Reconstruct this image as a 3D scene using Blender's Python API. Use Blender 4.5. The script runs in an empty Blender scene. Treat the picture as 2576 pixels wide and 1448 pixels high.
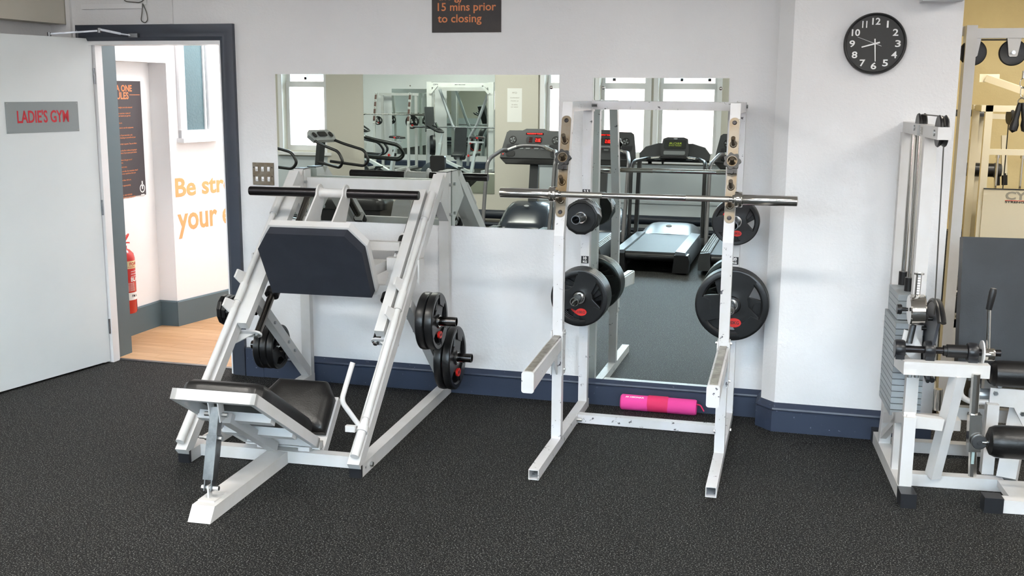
import bpy, bmesh, math, random
from mathutils import Vector, Matrix
random.seed(4)
R = math.radians
sc = bpy.context.scene
COL = sc.collection

# ------------------------------------------------------------------ camera, sky, lights, exposure
cam_d = bpy.data.cameras.new('camera'); cam = bpy.data.objects.new('camera', cam_d); COL.objects.link(cam)
F, PITCH, YAW, ROLL, H, D = 2720.069, 0.18, 0.264, 0.007, 1.823, 6.128
def cam_axes():
    f = Vector((-math.sin(YAW)*math.cos(PITCH), math.cos(YAW)*math.cos(PITCH), -math.sin(PITCH)))
    rt = Vector((math.cos(YAW), math.sin(YAW), 0)); up = rt.cross(f)
    return rt*math.cos(ROLL)+up*math.sin(ROLL), -rt*math.sin(ROLL)+up*math.cos(ROLL), f
a_, b_, f_ = cam_axes()
cam.matrix_world = Matrix(((a_.x, b_.x, -f_.x, 0), (a_.y, b_.y, -f_.y, -D), (a_.z, b_.z, -f_.z, H), (0, 0, 0, 1)))
cam_d.sensor_width = 36; cam_d.lens = F*36/2576; cam_d.clip_start = .05; cam_d.clip_end = 200
sc.camera = cam
w = bpy.data.worlds.new('sky'); sc.world = w; w.use_nodes = True
bg = w.node_tree.nodes['Background']; bg.inputs[0].default_value = (.73, .87, 1, 1); bg.inputs[1].default_value = 44.0
sc.view_settings.view_transform = 'Standard'; sc.view_settings.look = 'None'
sc.view_settings.gamma = 1; sc.view_settings.use_curve_mapping = False
sc.view_settings.exposure = 0.24
sc.cycles.max_bounces = 10; sc.cycles.diffuse_bounces = 4; sc.cycles.glossy_bounces = 6
sc.cycles.transparent_max_bounces = 12; sc.cycles.caustics_reflective = True; sc.cycles.caustics_refractive = False
sc.cycles.sample_clamp_indirect = 12
CEIL = 3.0; WIN_Y = -7.9
def area(name, loc, rot, sx, sy, power, col, portal=False):
    l = bpy.data.lights.new(name, 'AREA'); l.shape = 'RECTANGLE'; l.size = sx; l.size_y = sy; l.energy = power; l.color = col
    if portal: l.cycles.is_portal = True
    o = bpy.data.objects.new(name, l); o.location = loc; o.rotation_euler = rot; COL.objects.link(o); return o
WINS = [(-10.4, -9.7), (-8.5, -7.8), (-7.14, -6.50), (-3.36, -2.76), (-2.63, -2.02), (-1.87, -1.13), (-.35, .55), (.95, 1.85), (2.2, 3.1)]  # right-hand windows are unseen, added and widened to let in more light
WZ0, WZ1 = .98, 2.80
for x0, x1 in WINS:
    area('window_daylight', ((x0+x1)/2, WIN_Y-.17, (WZ0+WZ1)/2), (R(-90), 0, 0), x1-x0, WZ1-WZ0, 1, (1, 1, 1), True)
ROOM_LIGHTS = [(-9.5, -2.5), (-6.5, -4.0), (-3.2, -3.2), (-.6, -3.2), (2.2, -3.2), (-9.0, -6.0), (-4, -6.3), (1, -6.3), (-8, 1.2), (-10.5, .6), (-6.2, .8), (2.9, -1.3)]  # final entries are unseen lamps added to brighten left wing and cable machine
for x, y in ROOM_LIGHTS:
    area('ceiling_lamp_light', (x, y, CEIL-.075), (0, 0, 0), 1.15, .22, 52, (1, .955, .88))
area('hall_lamp_light', (-3.9, 1.6, 2.60), (0, 0, 0), .9, .9, 30, (.97, .98, 1))
area('side_room_lamp_light', (2.0, 2.0, CEIL-.075), (0, 0, 0), 1.15, .5, 52, (1, .93, .80))

# ------------------------------------------------------------------ materials
MATS = {}
def srgb(c):
    return tuple(((v/255)/12.92 if v/255 <= .04045 else ((v/255+.055)/1.055)**2.4) for v in c)+(1,)
def mat(name, rgb=(200, 200, 200), rough=.5, metal=0, spec=.5, emit=0, bump=None, var=None, chips=None, coat=0, alpha=None):
    if name in MATS: return MATS[name]
    m = bpy.data.materials.new(name); m.use_nodes = True; nt = m.node_tree; p = nt.nodes['Principled BSDF']
    base = srgb(rgb); p.inputs['Base Color'].default_value = base
    p.inputs['Roughness'].default_value = rough; p.inputs['Metallic'].default_value = metal
    p.inputs['Specular IOR Level'].default_value = spec; p.inputs['Coat Weight'].default_value = coat
    tc = nt.nodes.new('ShaderNodeTexCoord'); src = tc.outputs['Object']
    def noise(scale, detail=4, rgh=.6):
        n = nt.nodes.new('ShaderNodeTexNoise'); n.inputs['Scale'].default_value = scale; n.inputs['Detail'].default_value = detail
        n.inputs['Roughness'].default_value = rgh; nt.links.new(src, n.inputs['Vector']); return n.outputs['Fac']
    def ramp(fac, a, b, ca, cb):
        r = nt.nodes.new('ShaderNodeValToRGB'); r.color_ramp.elements[0].position = a; r.color_ramp.elements[1].position = b
        r.color_ramp.elements[0].color = ca; r.color_ramp.elements[1].color = cb; nt.links.new(fac, r.inputs[0]); return r.outputs[0]
    colout = None
    if var:                                            # (scale, second colour)
        colout = ramp(noise(var[0]), .38, .66, base, srgb(var[1]))
    if chips:                                          # (scale, threshold, chip colour)
        mix = nt.nodes.new('ShaderNodeMix'); mix.data_type = 'RGBA'
        f = ramp(noise(chips[0], 6, .7), chips[1], chips[1]+.015, (0, 0, 0, 1), (1, 1, 1, 1))
        nt.links.new(f, mix.inputs[0]); mix.inputs[6].default_value = base
        if colout: nt.links.new(colout, mix.inputs[6])
        mix.inputs[7].default_value = srgb(chips[2]); colout = mix.outputs[2]
    if colout: nt.links.new(colout, p.inputs['Base Color'])
    if bump:                                           # (scale, strength, distance)
        b = nt.nodes.new('ShaderNodeBump'); b.inputs['Strength'].default_value = bump[1]; b.inputs['Distance'].default_value = bump[2]
        nt.links.new(noise(bump[0], 3), b.inputs['Height']); nt.links.new(b.outputs[0], p.inputs['Normal'])
    if emit:
        p.inputs['Emission Color'].default_value = base; p.inputs['Emission Strength'].default_value = emit
    MATS[name] = m; return m
wallm = mat('wall_paint', (228, 228, 229), .75, bump=(55, .35, .006), var=(1.3, (223, 223, 225)))
hallm = mat('hall_paint', (243, 242, 242), .7, bump=(40, .1, .003))
yellowm = mat('yellow_wall_paint', (228, 212, 164), .8, bump=(45, .35, .006), var=(2.5, (220, 202, 154)))
beigem = mat('beige_wall_paint', (206, 202, 190), .8, bump=(45, .2, .005))
ceilm = mat('ceiling_paint', (225, 223, 218), .85)
navy = mat('navy_gloss_paint', (48, 57, 76), .38, chips=(38, .665, (128, 136, 156)), bump=(30, .15, .003))
navy_frame = mat('slate_gloss_paint', (54, 60, 72), .35, bump=(25, .15, .003), chips=(70, .76, (120, 126, 138)))
teal = mat('slate_teal_paint', (88, 106, 114), .45)
whitegloss = mat('white_gloss_paint', (232, 232, 234), .35)
doorm = mat('door_paint', (226, 232, 234), .42, var=(1.5, (221, 228, 231)), bump=(5, .05, .004))
powder = mat('white_powder_coat', (206, 205, 205), .36, var=(6, (200, 198, 195)), chips=(90, .775, (70, 66, 66)))
chipped = mat('chipped_white_enamel', (208, 208, 212), .36, var=(5, (201, 200, 199)), chips=(24, .625, (84, 82, 88)))
cream = mat('cream_powder_coat', (212, 204, 182), .4)
blackpad = mat('black_vinyl', (15, 15, 16), .36, bump=(160, .3, .002), var=(7, (20, 19, 19)))
navypad = mat('blue_black_vinyl', (17, 20, 24), .42, bump=(140, .25, .002), var=(5, (26, 29, 34)))
rubberpad = mat('dark_ribbed_rubber', (30, 34, 44), .8, bump=(350, .4, .002), var=(9, (35, 39, 49)))
rubber = mat('black_plate_rubber', (12, 13, 15), .32, var=(14, (18, 19, 21)), bump=(90, .12, .001))
plastic = mat('black_plastic', (20, 20, 22), .38)
capm = mat('black_end_cap', (28, 29, 33), .35)
chrome = mat('polished_chrome', (212, 210, 206), .13, metal=1)
steel = mat('galvanised_steel', (150, 153, 156), .33, metal=1, var=(12, (118, 120, 124)))
nickel = mat('worn_nickel', (120, 113, 103), .4, metal=.8, var=(7, (112, 94, 68)))
brass = mat('dull_steel_switch_plate', (132, 124, 112), .35, metal=.9, var=(18, (110, 96, 78)), bump=(80, .2, .001))
zinc = mat('zinc_bolt', (190, 194, 196), .28, metal=1)
horn = mat('dark_steel_tube', (52, 50, 52), .3, metal=.9, bump=(120, .2, .0008))
red = mat('red_badge', (206, 34, 28), .45)
redpaint = mat('red_extinguisher_paint', (205, 30, 26), .25, coat=.5)
cableM = mat('grey_steel_cable', (96, 94, 90), .45, metal=.6)
pink = mat('pink_foam_cover', (228, 66, 150), .8, bump=(300, .2, .001))
pinkd = mat('crimson_strap', (214, 42, 96), .75, bump=(200, .2, .001))
white_ink = mat('white_print', (240, 240, 240), .6)
black_ink = mat('black_print', (22, 22, 26), .6)
orange_ink = mat('orange_print', (214, 130, 84), .7)
peach_ink = mat('peach_wall_lettering', (244, 168, 112), .7)
red_ink = mat('red_print', (196, 26, 44), .5)
grey_ink = mat('grey_print', (150, 146, 134), .6)
plaque = mat('grey_plaque', (142, 150, 152), .45)
poster = mat('charcoal_poster', (50, 46, 46), .6, var=(7, (60, 55, 54)))
hposter = mat('hall_poster', (62, 56, 60), .5)
clockface = mat('clock_face', (50, 49, 46), .35, spec=.25)
dkgrey = mat('charcoal_plastic', (52, 54, 56), .42)
mdgrey = mat('mid_grey_plastic', (118, 122, 124), .45)
silver = mat('silver_paint', (176, 180, 184), .3, metal=.5)
silver_dk = mat('grey_enamel_tube', (104, 102, 104), .35, metal=.3)
belt = mat('treadmill_belt', (58, 62, 68), .6, bump=(300, .2, .001))
decks = mat('treadmill_deck_plastic', (92, 98, 106), .35)
hoodm = mat('treadmill_hood', (44, 50, 58), .22)
redled = mat('red_led', (255, 30, 20), .4, emit=2.5)
darkled = mat('dark_led_window', (60, 10, 12), .2)
greenled = mat('green_led', (150, 168, 50), .4, emit=.5)
lcd = mat('lcd_screen', (110, 128, 112), .25)
stack_m = mat('grey_weight_plate_steel', (150, 157, 161), .42, metal=.25)
paperm = mat('white_paper', (236, 236, 232), .8)
lampdiff = mat('lamp_diffuser', (255, 250, 240), .5, emit=3.0)
brick = mat('pale_brick', (122, 96, 88), .9, var=(3, (110, 84, 76)))
render_w = mat('white_render', (150, 152, 156), .9)
farglass = mat('far_window_glass', (50, 60, 68), .3)
street = mat('sunlit_street_paving', (205, 202, 198), .9)  # paving lightened as if sunlit, to bounce light up to the ceiling
pipem = mat('dark_blue_pipe_paint', (38, 44, 54), .35)
yellow_p = mat('yellow_plastic', (214, 172, 36), .45)
tape = mat('pale_blue_tape', (208, 212, 226), .4)
def special():
    m = bpy.data.materials.new('mirror_silver'); m.use_nodes = True; nt = m.node_tree; p = nt.nodes['Principled BSDF']
    p.inputs['Base Color'].default_value = (.80, .87, .84, 1); p.inputs['Metallic'].default_value = 1; p.inputs['Roughness'].default_value = 0.0
    MATS['mirror'] = m
    m = bpy.data.materials.new('clear_glass'); m.use_nodes = True; nt = m.node_tree; nt.nodes.remove(nt.nodes['Principled BSDF'])
    t = nt.nodes.new('ShaderNodeBsdfTransparent'); t.inputs[0].default_value = (.94, .96, .96, 1)
    g = nt.nodes.new('ShaderNodeBsdfGlossy'); g.inputs['Roughness'].default_value = 0.02
    fr = nt.nodes.new('ShaderNodeFresnel'); fr.inputs[0].default_value = 1.45
    mx = nt.nodes.new('ShaderNodeMixShader'); nt.links.new(fr.outputs[0], mx.inputs[0]); nt.links.new(t.outputs[0], mx.inputs[1]); nt.links.new(g.outputs[0], mx.inputs[2])
    nt.links.new(mx.outputs[0], nt.nodes['Material Output'].inputs[0]); MATS['glass'] = m
    # speckled rubber floor
    m = bpy.data.materials.new('speckled_rubber_flooring'); m.use_nodes = True; nt = m.node_tree; p = nt.nodes['Principled BSDF']
    tc = nt.nodes.new('ShaderNodeTexCoord')
    n = nt.nodes.new('ShaderNodeTexNoise'); n.inputs['Scale'].default_value = 150; n.inputs['Detail'].default_value = 2.5; n.inputs['Roughness'].default_value = .8
    nt.links.new(tc.outputs['Object'], n.inputs['Vector'])
    r = nt.nodes.new('ShaderNodeValToRGB'); e = r.color_ramp.elements; e[0].position = .575; e[1].position = .62
    e[0].color = srgb((10, 10, 11)); e[1].color = srgb((134, 135, 131)); nt.links.new(n.outputs[0], r.inputs[0])
    n2 = nt.nodes.new('ShaderNodeTexNoise'); n2.inputs['Scale'].default_value = 1.1; n2.inputs['Detail'].default_value = 3; nt.links.new(tc.outputs['Object'], n2.inputs['Vector'])
    r2 = nt.nodes.new('ShaderNodeValToRGB'); r2.color_ramp.elements[0].color = (.75, .75, .75, 1); r2.color_ramp.elements[1].color = (1.2, 1.2, 1.2, 1); nt.links.new(n2.outputs[0], r2.inputs[0])
    mx = nt.nodes.new('ShaderNodeMix'); mx.data_type = 'RGBA'; mx.blend_type = 'MULTIPLY'; mx.inputs[0].default_value = 1
    nt.links.new(r.outputs[0], mx.inputs[6]); nt.links.new(r2.outputs[0], mx.inputs[7]); nt.links.new(mx.outputs[2], p.inputs['Base Color'])
    b = nt.nodes.new('ShaderNodeBump'); b.inputs['Strength'].default_value = .5; b.inputs['Distance'].default_value = .003; nt.links.new(n.outputs[0], b.inputs['Height']); nt.links.new(b.outputs[0], p.inputs['Normal'])
    p.inputs['Roughness'].default_value = .72; p.inputs['Specular IOR Level'].default_value = .22; MATS['floor'] = m
    # wood laminate
    m = bpy.data.materials.new('oak_laminate'); m.use_nodes = True; nt = m.node_tree; p = nt.nodes['Principled BSDF']
    tc = nt.nodes.new('ShaderNodeTexCoord'); mp = nt.nodes.new('ShaderNodeMapping'); mp.inputs['Scale'].default_value = (3, 45, 3)
    nt.links.new(tc.outputs['Object'], mp.inputs[0]); n = nt.nodes.new('ShaderNodeTexNoise'); n.inputs['Scale'].default_value = 1; n.inputs['Detail'].default_value = 5
    oi = nt.nodes.new('ShaderNodeObjectInfo'); nt.links.new(mp.outputs[0], n.inputs['Vector'])
    ad = nt.nodes.new('ShaderNodeMath'); ad.operation = 'MULTIPLY_ADD'; ad.inputs[1].default_value = .22; nt.links.new(oi.outputs['Random'], ad.inputs[0]); nt.links.new(n.outputs[0], ad.inputs[2])
    r = nt.nodes.new('ShaderNodeValToRGB'); e = r.color_ramp.elements; e[0].position = .35; e[1].position = .9; e[0].color = srgb((188, 140, 96)); e[1].color = srgb((224, 184, 142))
    nt.links.new(ad.outputs[0], r.inputs[0]); nt.links.new(r.outputs[0], p.inputs['Base Color']); p.inputs['Roughness'].default_value = .38; MATS['wood'] = m
    # patterned obscure glass in the hall window
    m = bpy.data.materials.new('teal_pebbled_glass'); m.use_nodes = True; nt = m.node_tree; p = nt.nodes['Principled BSDF']
    p.inputs['Base Color'].default_value = srgb((82, 104, 110)); p.inputs['Roughness'].default_value = .3
    tc = nt.nodes.new('ShaderNodeTexCoord'); n = nt.nodes.new('ShaderNodeTexVoronoi'); n.inputs['Scale'].default_value = 55; nt.links.new(tc.outputs['Object'], n.inputs['Vector'])
    b = nt.nodes.new('ShaderNodeBump'); b.inputs['Strength'].default_value = .35; b.inputs['Distance'].default_value = .006; nt.links.new(n.outputs[0], b.inputs['Height']); nt.links.new(b.outputs[0], p.inputs['Normal']); MATS['pebble'] = m
special()
mirror_m, glass_m, floor_m, wood_m, pebble_m = MATS['mirror'], MATS['glass'], MATS['floor'], MATS['wood'], MATS['pebble']

# ------------------------------------------------------------------ mesh helpers
def nb(): return bmesh.new()
def box(bm, lo, hi, M=None):
    x0, y0, z0 = lo; x1, y1, z1 = hi
    v = [bm.verts.new(p) for p in ((x0, y0, z0), (x1, y0, z0), (x1, y1, z0), (x0, y1, z0), (x0, y0, z1), (x1, y0, z1), (x1, y1, z1), (x0, y1, z1))]
    if M:
        for q in v: q.co = M @ q.co
    for f in ((0, 3, 2, 1), (4, 5, 6, 7), (0, 1, 5, 4), (1, 2, 6, 5), (2, 3, 7, 6), (3, 0, 4, 7)): bm.faces.new([v[i] for i in f])
    return bm
def beam(bm, a, b, w, h, up=(0, 0, 1)):
    a, b = Vector(a), Vector(b); d = (b-a); L = d.length; d.normalize(); up = Vector(up)
    if abs(d.dot(up)) > .99: up = Vector((0, 1, 0))
    s = d.cross(up).normalized(); u = s.cross(d).normalized()
    M = Matrix(((s.x, d.x, u.x, a.x), (s.y, d.y, u.y, a.y), (s.z, d.z, u.z, a.z), (0, 0, 0, 1)))
    return box(bm, (-w/2, 0, -h/2), (w/2, L, h/2), M)
def frame_of(d):
    d = d.normalized(); up = Vector((0, 0, 1)) if abs(d.z) < .95 else Vector((0, 1, 0))
    s = d.cross(up).normalized(); return s, s.cross(d).normalized()
def tube(bm, pts, r, seg=12, closed=False, caps=True):
    pts = [Vector(p) for p in pts]; n = len(pts); rings = []; pu = None
    rr = r if isinstance(r, (list, tuple)) else [r]*n
    for i, p in enumerate(pts):
        if closed: d = (pts[(i+1) % n]-pts[i-1])
        else: d = pts[min(i+1, n-1)]-pts[max(i-1, 0)]
        d.normalize()
        if pu is None: s, u = frame_of(d)
        else:
            s = d.cross(pu).normalized(); u = s.cross(d).normalized()
        pu = u
        rings.append([bm.verts.new(p+(s*math.cos(2*math.pi*k/seg)+u*math.sin(2*math.pi*k/seg))*rr[i]) for k in range(seg)])
    for i in range(n if closed else n-1):
        A, B = rings[i], rings[(i+1) % n]
        for k in range(seg): bm.faces.new((A[k], A[(k+1) % seg], B[(k+1) % seg], B[k]))
    if caps and not closed: bm.faces.new(rings[0][::-1]); bm.faces.new(rings[-1])
    return bm
def fillet(pts, rad, n=5):
    pts = [Vector(p) for p in pts]; out = [pts[0]]
    for i in range(1, len(pts)-1):
        a, b, c = pts[i-1], pts[i], pts[i+1]; u = (a-b); v = (c-b); t = min(rad, u.length*.45, v.length*.45)
        p0 = b+u.normalized()*t; p2 = b+v.normalized()*t
        for k in range(n+1):
            s = k/n; out.append(p0*(1-s)**2+b*2*s*(1-s)+p2*s*s)
    out.append(pts[-1]); return out
def cyl(bm, a, b, r, r2=None, seg=20): return tube(bm, [a, b], [r, r if r2 is None else r2], seg)
def hexb(bm, a, b, r): return tube(bm, [a, b], r, 6)
def lathe(bm, prof, o, ax, seg=32):
    """prof: (radius, distance along axis)"""
    o = Vector(o); ax = Vector(ax).normalized(); s, u = frame_of(ax); rings = []
    for r, h in prof:
        if r < 1e-6: rings.append([bm.verts.new(o+ax*h)]); continue
        rings.append([bm.verts.new(o+ax*h+(s*math.cos(2*math.pi*k/seg)+u*math.sin(2*math.pi*k/seg))*r) for k in range(seg)])
    for A, B in zip(rings, rings[1:]):
        if len(A) == 1 and len(B) == 1: continue
        for k in range(seg):
            k2 = (k+1) % seg
            if len(A) == 1: bm.faces.new((A[0], B[k2], B[k]))
            elif len(B) == 1: bm.faces.new((A[k], A[k2], B[0]))
            else: bm.faces.new((A[k], A[k2], B[k2], B[k]))
    return bm
def prism(bm, poly, o, ux, uy, ext):
    o, ux, uy, ext = Vector(o), Vector(ux), Vector(uy), Vector(ext)
    A = [bm.verts.new(o+ux*x+uy*y) for x, y in poly]; B = [bm.verts.new(v.co+ext) for v in A]; n = len(A)
    bm.faces.new(A[::-1]); bm.faces.new(B)
    for k in range(n): bm.faces.new((A[k], A[(k+1) % n], B[(k+1) % n], B[k]))
    return bm
def cushion(bm, poly, o, ux, uy, th, inset=.025, seg=3):
    """padded slab: polygon outline, swelling to th at the middle"""
    o, ux, uy = Vector(o), Vector(ux).normalized(), Vector(uy).normalized(); n = ux.cross(uy)
    cx = sum(p[0] for p in poly)/len(poly); cy = sum(p[1] for p in poly)/len(poly)
    dense = []
    for i in range(len(poly)):
        a, b = poly[i], poly[(i+1) % len(poly)]
        for k in range(6): dense.append((a[0]+(b[0]-a[0])*k/6, a[1]+(b[1]-a[1])*k/6))
    rmax = max(math.hypot(x-cx, y-cy) for x, y in poly)
    levels = [(1, 0), (1.0, .45*th), (1-.25*inset/rmax, .7*th), (1-inset/rmax, .92*th), (1-2.2*inset/rmax, th), (.5, th*1.06)]
    rings = []
    for s, h in levels:
        rings.append([bm.verts.new(o+ux*(cx+(x-cx)*s)+uy*(cy+(y-cy)*s)+n*h) for x, y in dense])
    bm.faces.new(rings[0][::-1]); m = len(dense)
    for A, B in zip(rings, rings[1:]):
        for k in range(m): bm.faces.new((A[k], A[(k+1) % m], B[(k+1) % m], B[k]))
    c = bm.verts.new(o+ux*cx+uy*cy+n*th*1.07)
    for k in range(m): bm.faces.new((rings[-1][k], rings[-1][(k+1) % m], c))
    return bm
def chamf(w, h, c): return [(-w/2+c, -h/2), (w/2-c, -h/2), (w/2, -h/2+c), (w/2, h/2-c), (w/2-c, h/2), (-w/2+c, h/2), (-w/2, h/2-c), (-w/2, -h/2+c)]
def rrect(w, h, r, n=5, cx=0, cy=0):
    out = []
    for sx, sy, a0 in ((1, -1, -90), (1, 1, 0), (-1, 1, 90), (-1, -1, 180)):
        for k in range(n+1):
            a = R(a0+90*k/n); out.append((cx+sx*(w/2-r)+r*math.cos(a), cy+sy*(h/2-r)+r*math.sin(a)))
    return out
def ngon(n, r, ph=0): return [(r*math.cos(2*math.pi*k/n+ph), r*math.sin(2*math.pi*k/n+ph)) for k in range(n)]
def finish(name, bm, m, smooth=35, bevel=0):
    if bevel:
        es = [e for e in bm.edges if len(e.link_faces) == 2 and e.calc_face_angle(0) > R(40)]
        try: bmesh.ops.bevel(bm, geom=es, offset=bevel, segments=2, profile=.6, affect='EDGES', clamp_overlap=True)
        except Exception: pass
    bmesh.ops.recalc_face_normals(bm, faces=bm.faces)
    me = bpy.data.meshes.new(name); bm.to_mesh(me); bm.free()
    if m: me.materials.append(m)
    for p in me.polygons: p.use_smooth = bool(smooth)
    if smooth: me.set_sharp_from_angle(angle=R(smooth))
    return me
WM = {}
def part(name, bm, m, parent=None, world=False, smooth=35, bevel=0, label=None, kind=None):
    if world and parent: bm.transform(WM[parent.name].inverted())
    o = bpy.data.objects.new(name, finish(name, bm, m, smooth, bevel)); COL.objects.link(o)
    if parent: o.parent = parent
    WM[o.name] = WM[parent.name] if parent else Matrix()
    if label: o['label'] = label
    if kind: o['kind'] = kind
    return o
def thing(name, label, cat, loc=(0, 0, 0), rotz=0, group=None):
    o = bpy.data.objects.new(name, None); COL.objects.link(o); o.location = loc; o.rotation_euler = (0, 0, rotz)
    o.empty_display_size = .1
    o['label'] = label; o['category'] = cat
    if group: o['group'] = group
    WM[o.name] = Matrix.Translation(loc) @ Matrix.Rotation(rotz, 4, 'Z'); return o
def tag(o, label, cat, group=None):
    o['label'] = label; o['category'] = cat
    if group: o['group'] = group
    return o
def struct(name, bm, m, parent=None, **k):
    o = part(name, bm, m, parent, **k)
    if not parent: o['kind'] = 'structure'
    return o
def kids(o): return [c for c in bpy.data.objects if c.parent == o]
def dup(root, loc=None, rotz=None, label=None, group=None, parent=None):
    KIDS = {}
    for c in bpy.data.objects:
        if c.parent: KIDS.setdefault(c.parent.name, []).append(c)
    def cp(o, par):
        n = o.copy(); COL.objects.link(n); n.parent = par
        for ch in KIDS.get(o.name, []): cp(ch, n)
        return n
    r = cp(root, parent)
    if loc is not None: r.location = loc
    if rotz is not None: r.rotation_euler = (0, 0, rotz)
    if label: r['label'] = label
    if group: r['group'] = group
    return r
def text_bm(s, M, w=None, h=None, align='LEFT', bold=.0, ext=.0008, spacing=1.0, vspace=1.0, size=None, xf=1.0):
    """flat lettering; M maps text plane (x right, y up) into place; w/h fit the bounding box"""
    c = bpy.data.curves.new('t', 'FONT'); c.body = s; c.align_x = align; c.offset = bold; c.extrude = 0; c.space_character = spacing; c.space_line = vspace
    c.resolution_u = 3
    o = bpy.data.objects.new('t', c); COL.objects.link(o)
    dg = bpy.context.evaluated_depsgraph_get(); me = bpy.data.meshes.new_from_object(o.evaluated_get(dg))
    bm = nb(); bm.from_mesh(me); bpy.data.objects.remove(o); bpy.data.curves.remove(c); bpy.data.meshes.remove(me)
    xs = [v.co.x for v in bm.verts]; ys = [v.co.y for v in bm.verts]; x0, x1, y0, y1 = min(xs), max(xs), min(ys), max(ys)
    if size: sx = sy = size
    else:
        sx = (w/(x1-x0)) if w else None; sy = (h/(y1-y0)) if h else None
        sx = sx or sy; sy = sy or sx
    sx *= xf
    for v in bm.verts:
        x = (v.co.x-(x0 if align == 'LEFT' else (x0+x1)/2))*sx; y = (v.co.y-(y0 if (w or h) else 0))*sy; v.co = M @ Vector((x, y, 0))
    r = bmesh.ops.extrude_face_region(bm, geom=bm.faces[:]); n = (M.to_3x3() @ Vector((0, 0, 1))).normalized()
    for g in r['geom']:
        if isinstance(g, bmesh.types.BMVert): g.co += n*ext
    return bm
def plane_M(o, ux, uy=(0, 0, 1)):
    ux = Vector(ux).normalized(); uy = Vector(uy).normalized(); n = ux.cross(uy)
    return Matrix(((ux.x, uy.x, n.x, o[0]), (ux.y, uy.y, n.y, o[1]), (ux.z, uy.z, n.z, o[2]), (0, 0, 0, 1)))

# ------------------------------------------------------------------ the room
WX0, WX1 = -12.5, 4.2
def boxes(lst):
    bm = nb()
    for i, (lo, hi) in enumerate(lst): e = i*.00013; box(bm, [v-e for v in lo], [v+e for v in hi])
    return bm
DXL, DXR, DTOP = -4.50, -3.53, 2.125            # door opening
WE = .71                                        # right end of the projecting wall
struct('floor', boxes([((WX0, WIN_Y, -.1), (WX1, .10, 0)), ((WX0, .10, -.1), (-5.0, 3.0, 0)), ((.55, .10, -.1), (WX1, 4.3, 0))]), floor_m)
# front wall with mirrors: jog, chamfered projection on the right
bm = nb()
prof = [(-3.53, 0), (-.175, 0), (-.175, -.155), (-.10, -.235), (WE, -.235), (WE, .12), (-3.53, .12)]
prism(bm, prof, (0, 0, 0), (1, 0, 0), (0, 1, 0), (0, 0, CEIL))
box(bm, (-4.75, 0, 0), (DXL, .12, CEIL)); box(bm, (DXL, 0, DTOP), (DXR, .12, CEIL))
struct('wall_front', bm, wallm, smooth=25)
struct('wall_left', boxes([((-4.95, -1.3, 0), (-4.75, .12, CEIL))]), wallm)
struct('wall_left_wing', boxes([((WX0, 3.0, 0), (-4.95, 3.1, CEIL)), ((WX0-.1, WIN_Y, 0), (WX0, 3.1, CEIL)), ((-5.05, .12, 0), (-4.95, 3.0, CEIL))]), wallm)
struct('wall_side_room', boxes([((.55, 4.2, 0), (WX1, 4.3, CEIL)), ((.45, .12, 0), (.55, 4.3, CEIL))]), yellowm)
struct('wall_right', boxes([((WX1, WIN_Y, 0), (WX1+.1, 4.3, CEIL))]), wallm)
struct('ceiling', boxes([((WX0-.1, WIN_Y-.3, CEIL), (WX1+.1, 4.3, CEIL+.1))]), ceilm)
# window wall
bm = nb(); xs = WX0
for x0, x1 in WINS:
    box(bm, (xs, WIN_Y-.28, 0), (x0, WIN_Y, CEIL)); box(bm, (x0, WIN_Y-.28, 0), (x1, WIN_Y, WZ0)); box(bm, (x0, WIN_Y-.28, WZ1), (x1, WIN_Y, CEIL)); xs = x1
box(bm, (xs, WIN_Y-.28, 0), (WX1, WIN_Y, CEIL))
box(bm, (-6.46, WIN_Y, 0), (-3.44, WIN_Y+.04, CEIL))      # shallow breast between the windows
struct('wall_back', bm, beigem)
struct('trim_1', boxes([((-4.62-.13, -1.3, 2.224), (-4.62, 0, CEIL))]), mat('beam_paint', (196, 192, 180), .8))
for n, (x0, x1) in enumerate(WINS):
    wn = struct('window_%d' % (n+1), nb_ := boxes([((x0-.06, WIN_Y, WZ0-.05), (x0, WIN_Y+.025, WZ1+.06)), ((x1, WIN_Y, WZ0-.05), (x1+.06, WIN_Y+.025, WZ1+.06)), ((x0-.06, WIN_Y, WZ1), (x1+.06, WIN_Y+.025, WZ1+.06))]), whitegloss)
    y = WIN_Y-.13; mid = 1.89
    part('sash', boxes([((x0, y-.02, WZ0), (x0+.045, y+.02, mid)), ((x1-.045, y-.02, WZ0), (x1, y+.02, mid)), ((x0, y-.02, WZ0), (x1, y+.02, WZ0+.07)), ((x0, y-.06, mid-.03), (x1, y+.02, mid+.045))]), whitegloss, wn)
    part('sash', boxes([((x0, y-.06, mid), (x0+.045, y-.02, WZ1)), ((x1-.045, y-.06, mid), (x1, y-.02, WZ1)), ((x0, y-.06, WZ1-.05), (x1, y-.02, WZ1)), ((x0, y-.06, mid), (x1, y-.02, mid+.045))]), whitegloss, wn)
    part('pane', boxes([((x0+.04, y-.003, WZ0+.06), (x1-.04, y+.003, mid-.02))]), glass_m, wn)
    part('pane', boxes([((x0+.04, y-.043, mid+.03), (x1-.04, y-.037, WZ1-.04))]), glass_m, wn)
    part('sill', boxes([((x0-.1, WIN_Y-.12, WZ0-.06), (x1+.1, WIN_Y+.07, WZ0-.02))]), whitegloss, wn, bevel=.006)
struct('trim_2', boxes([((-3.42, WIN_Y, .86), (WX1, WIN_Y+.03, .90)), ((-3.42, WIN_Y, 0), (WX1, WIN_Y+.008, .86)), ((-3.42, WIN_Y, .40), (WX1, WIN_Y+.018, .43)), ((WX0, WIN_Y, 0), (-6.46, WIN_Y+.008, .90))]), mat('dado_paint', (200, 208, 212), .5))
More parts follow.
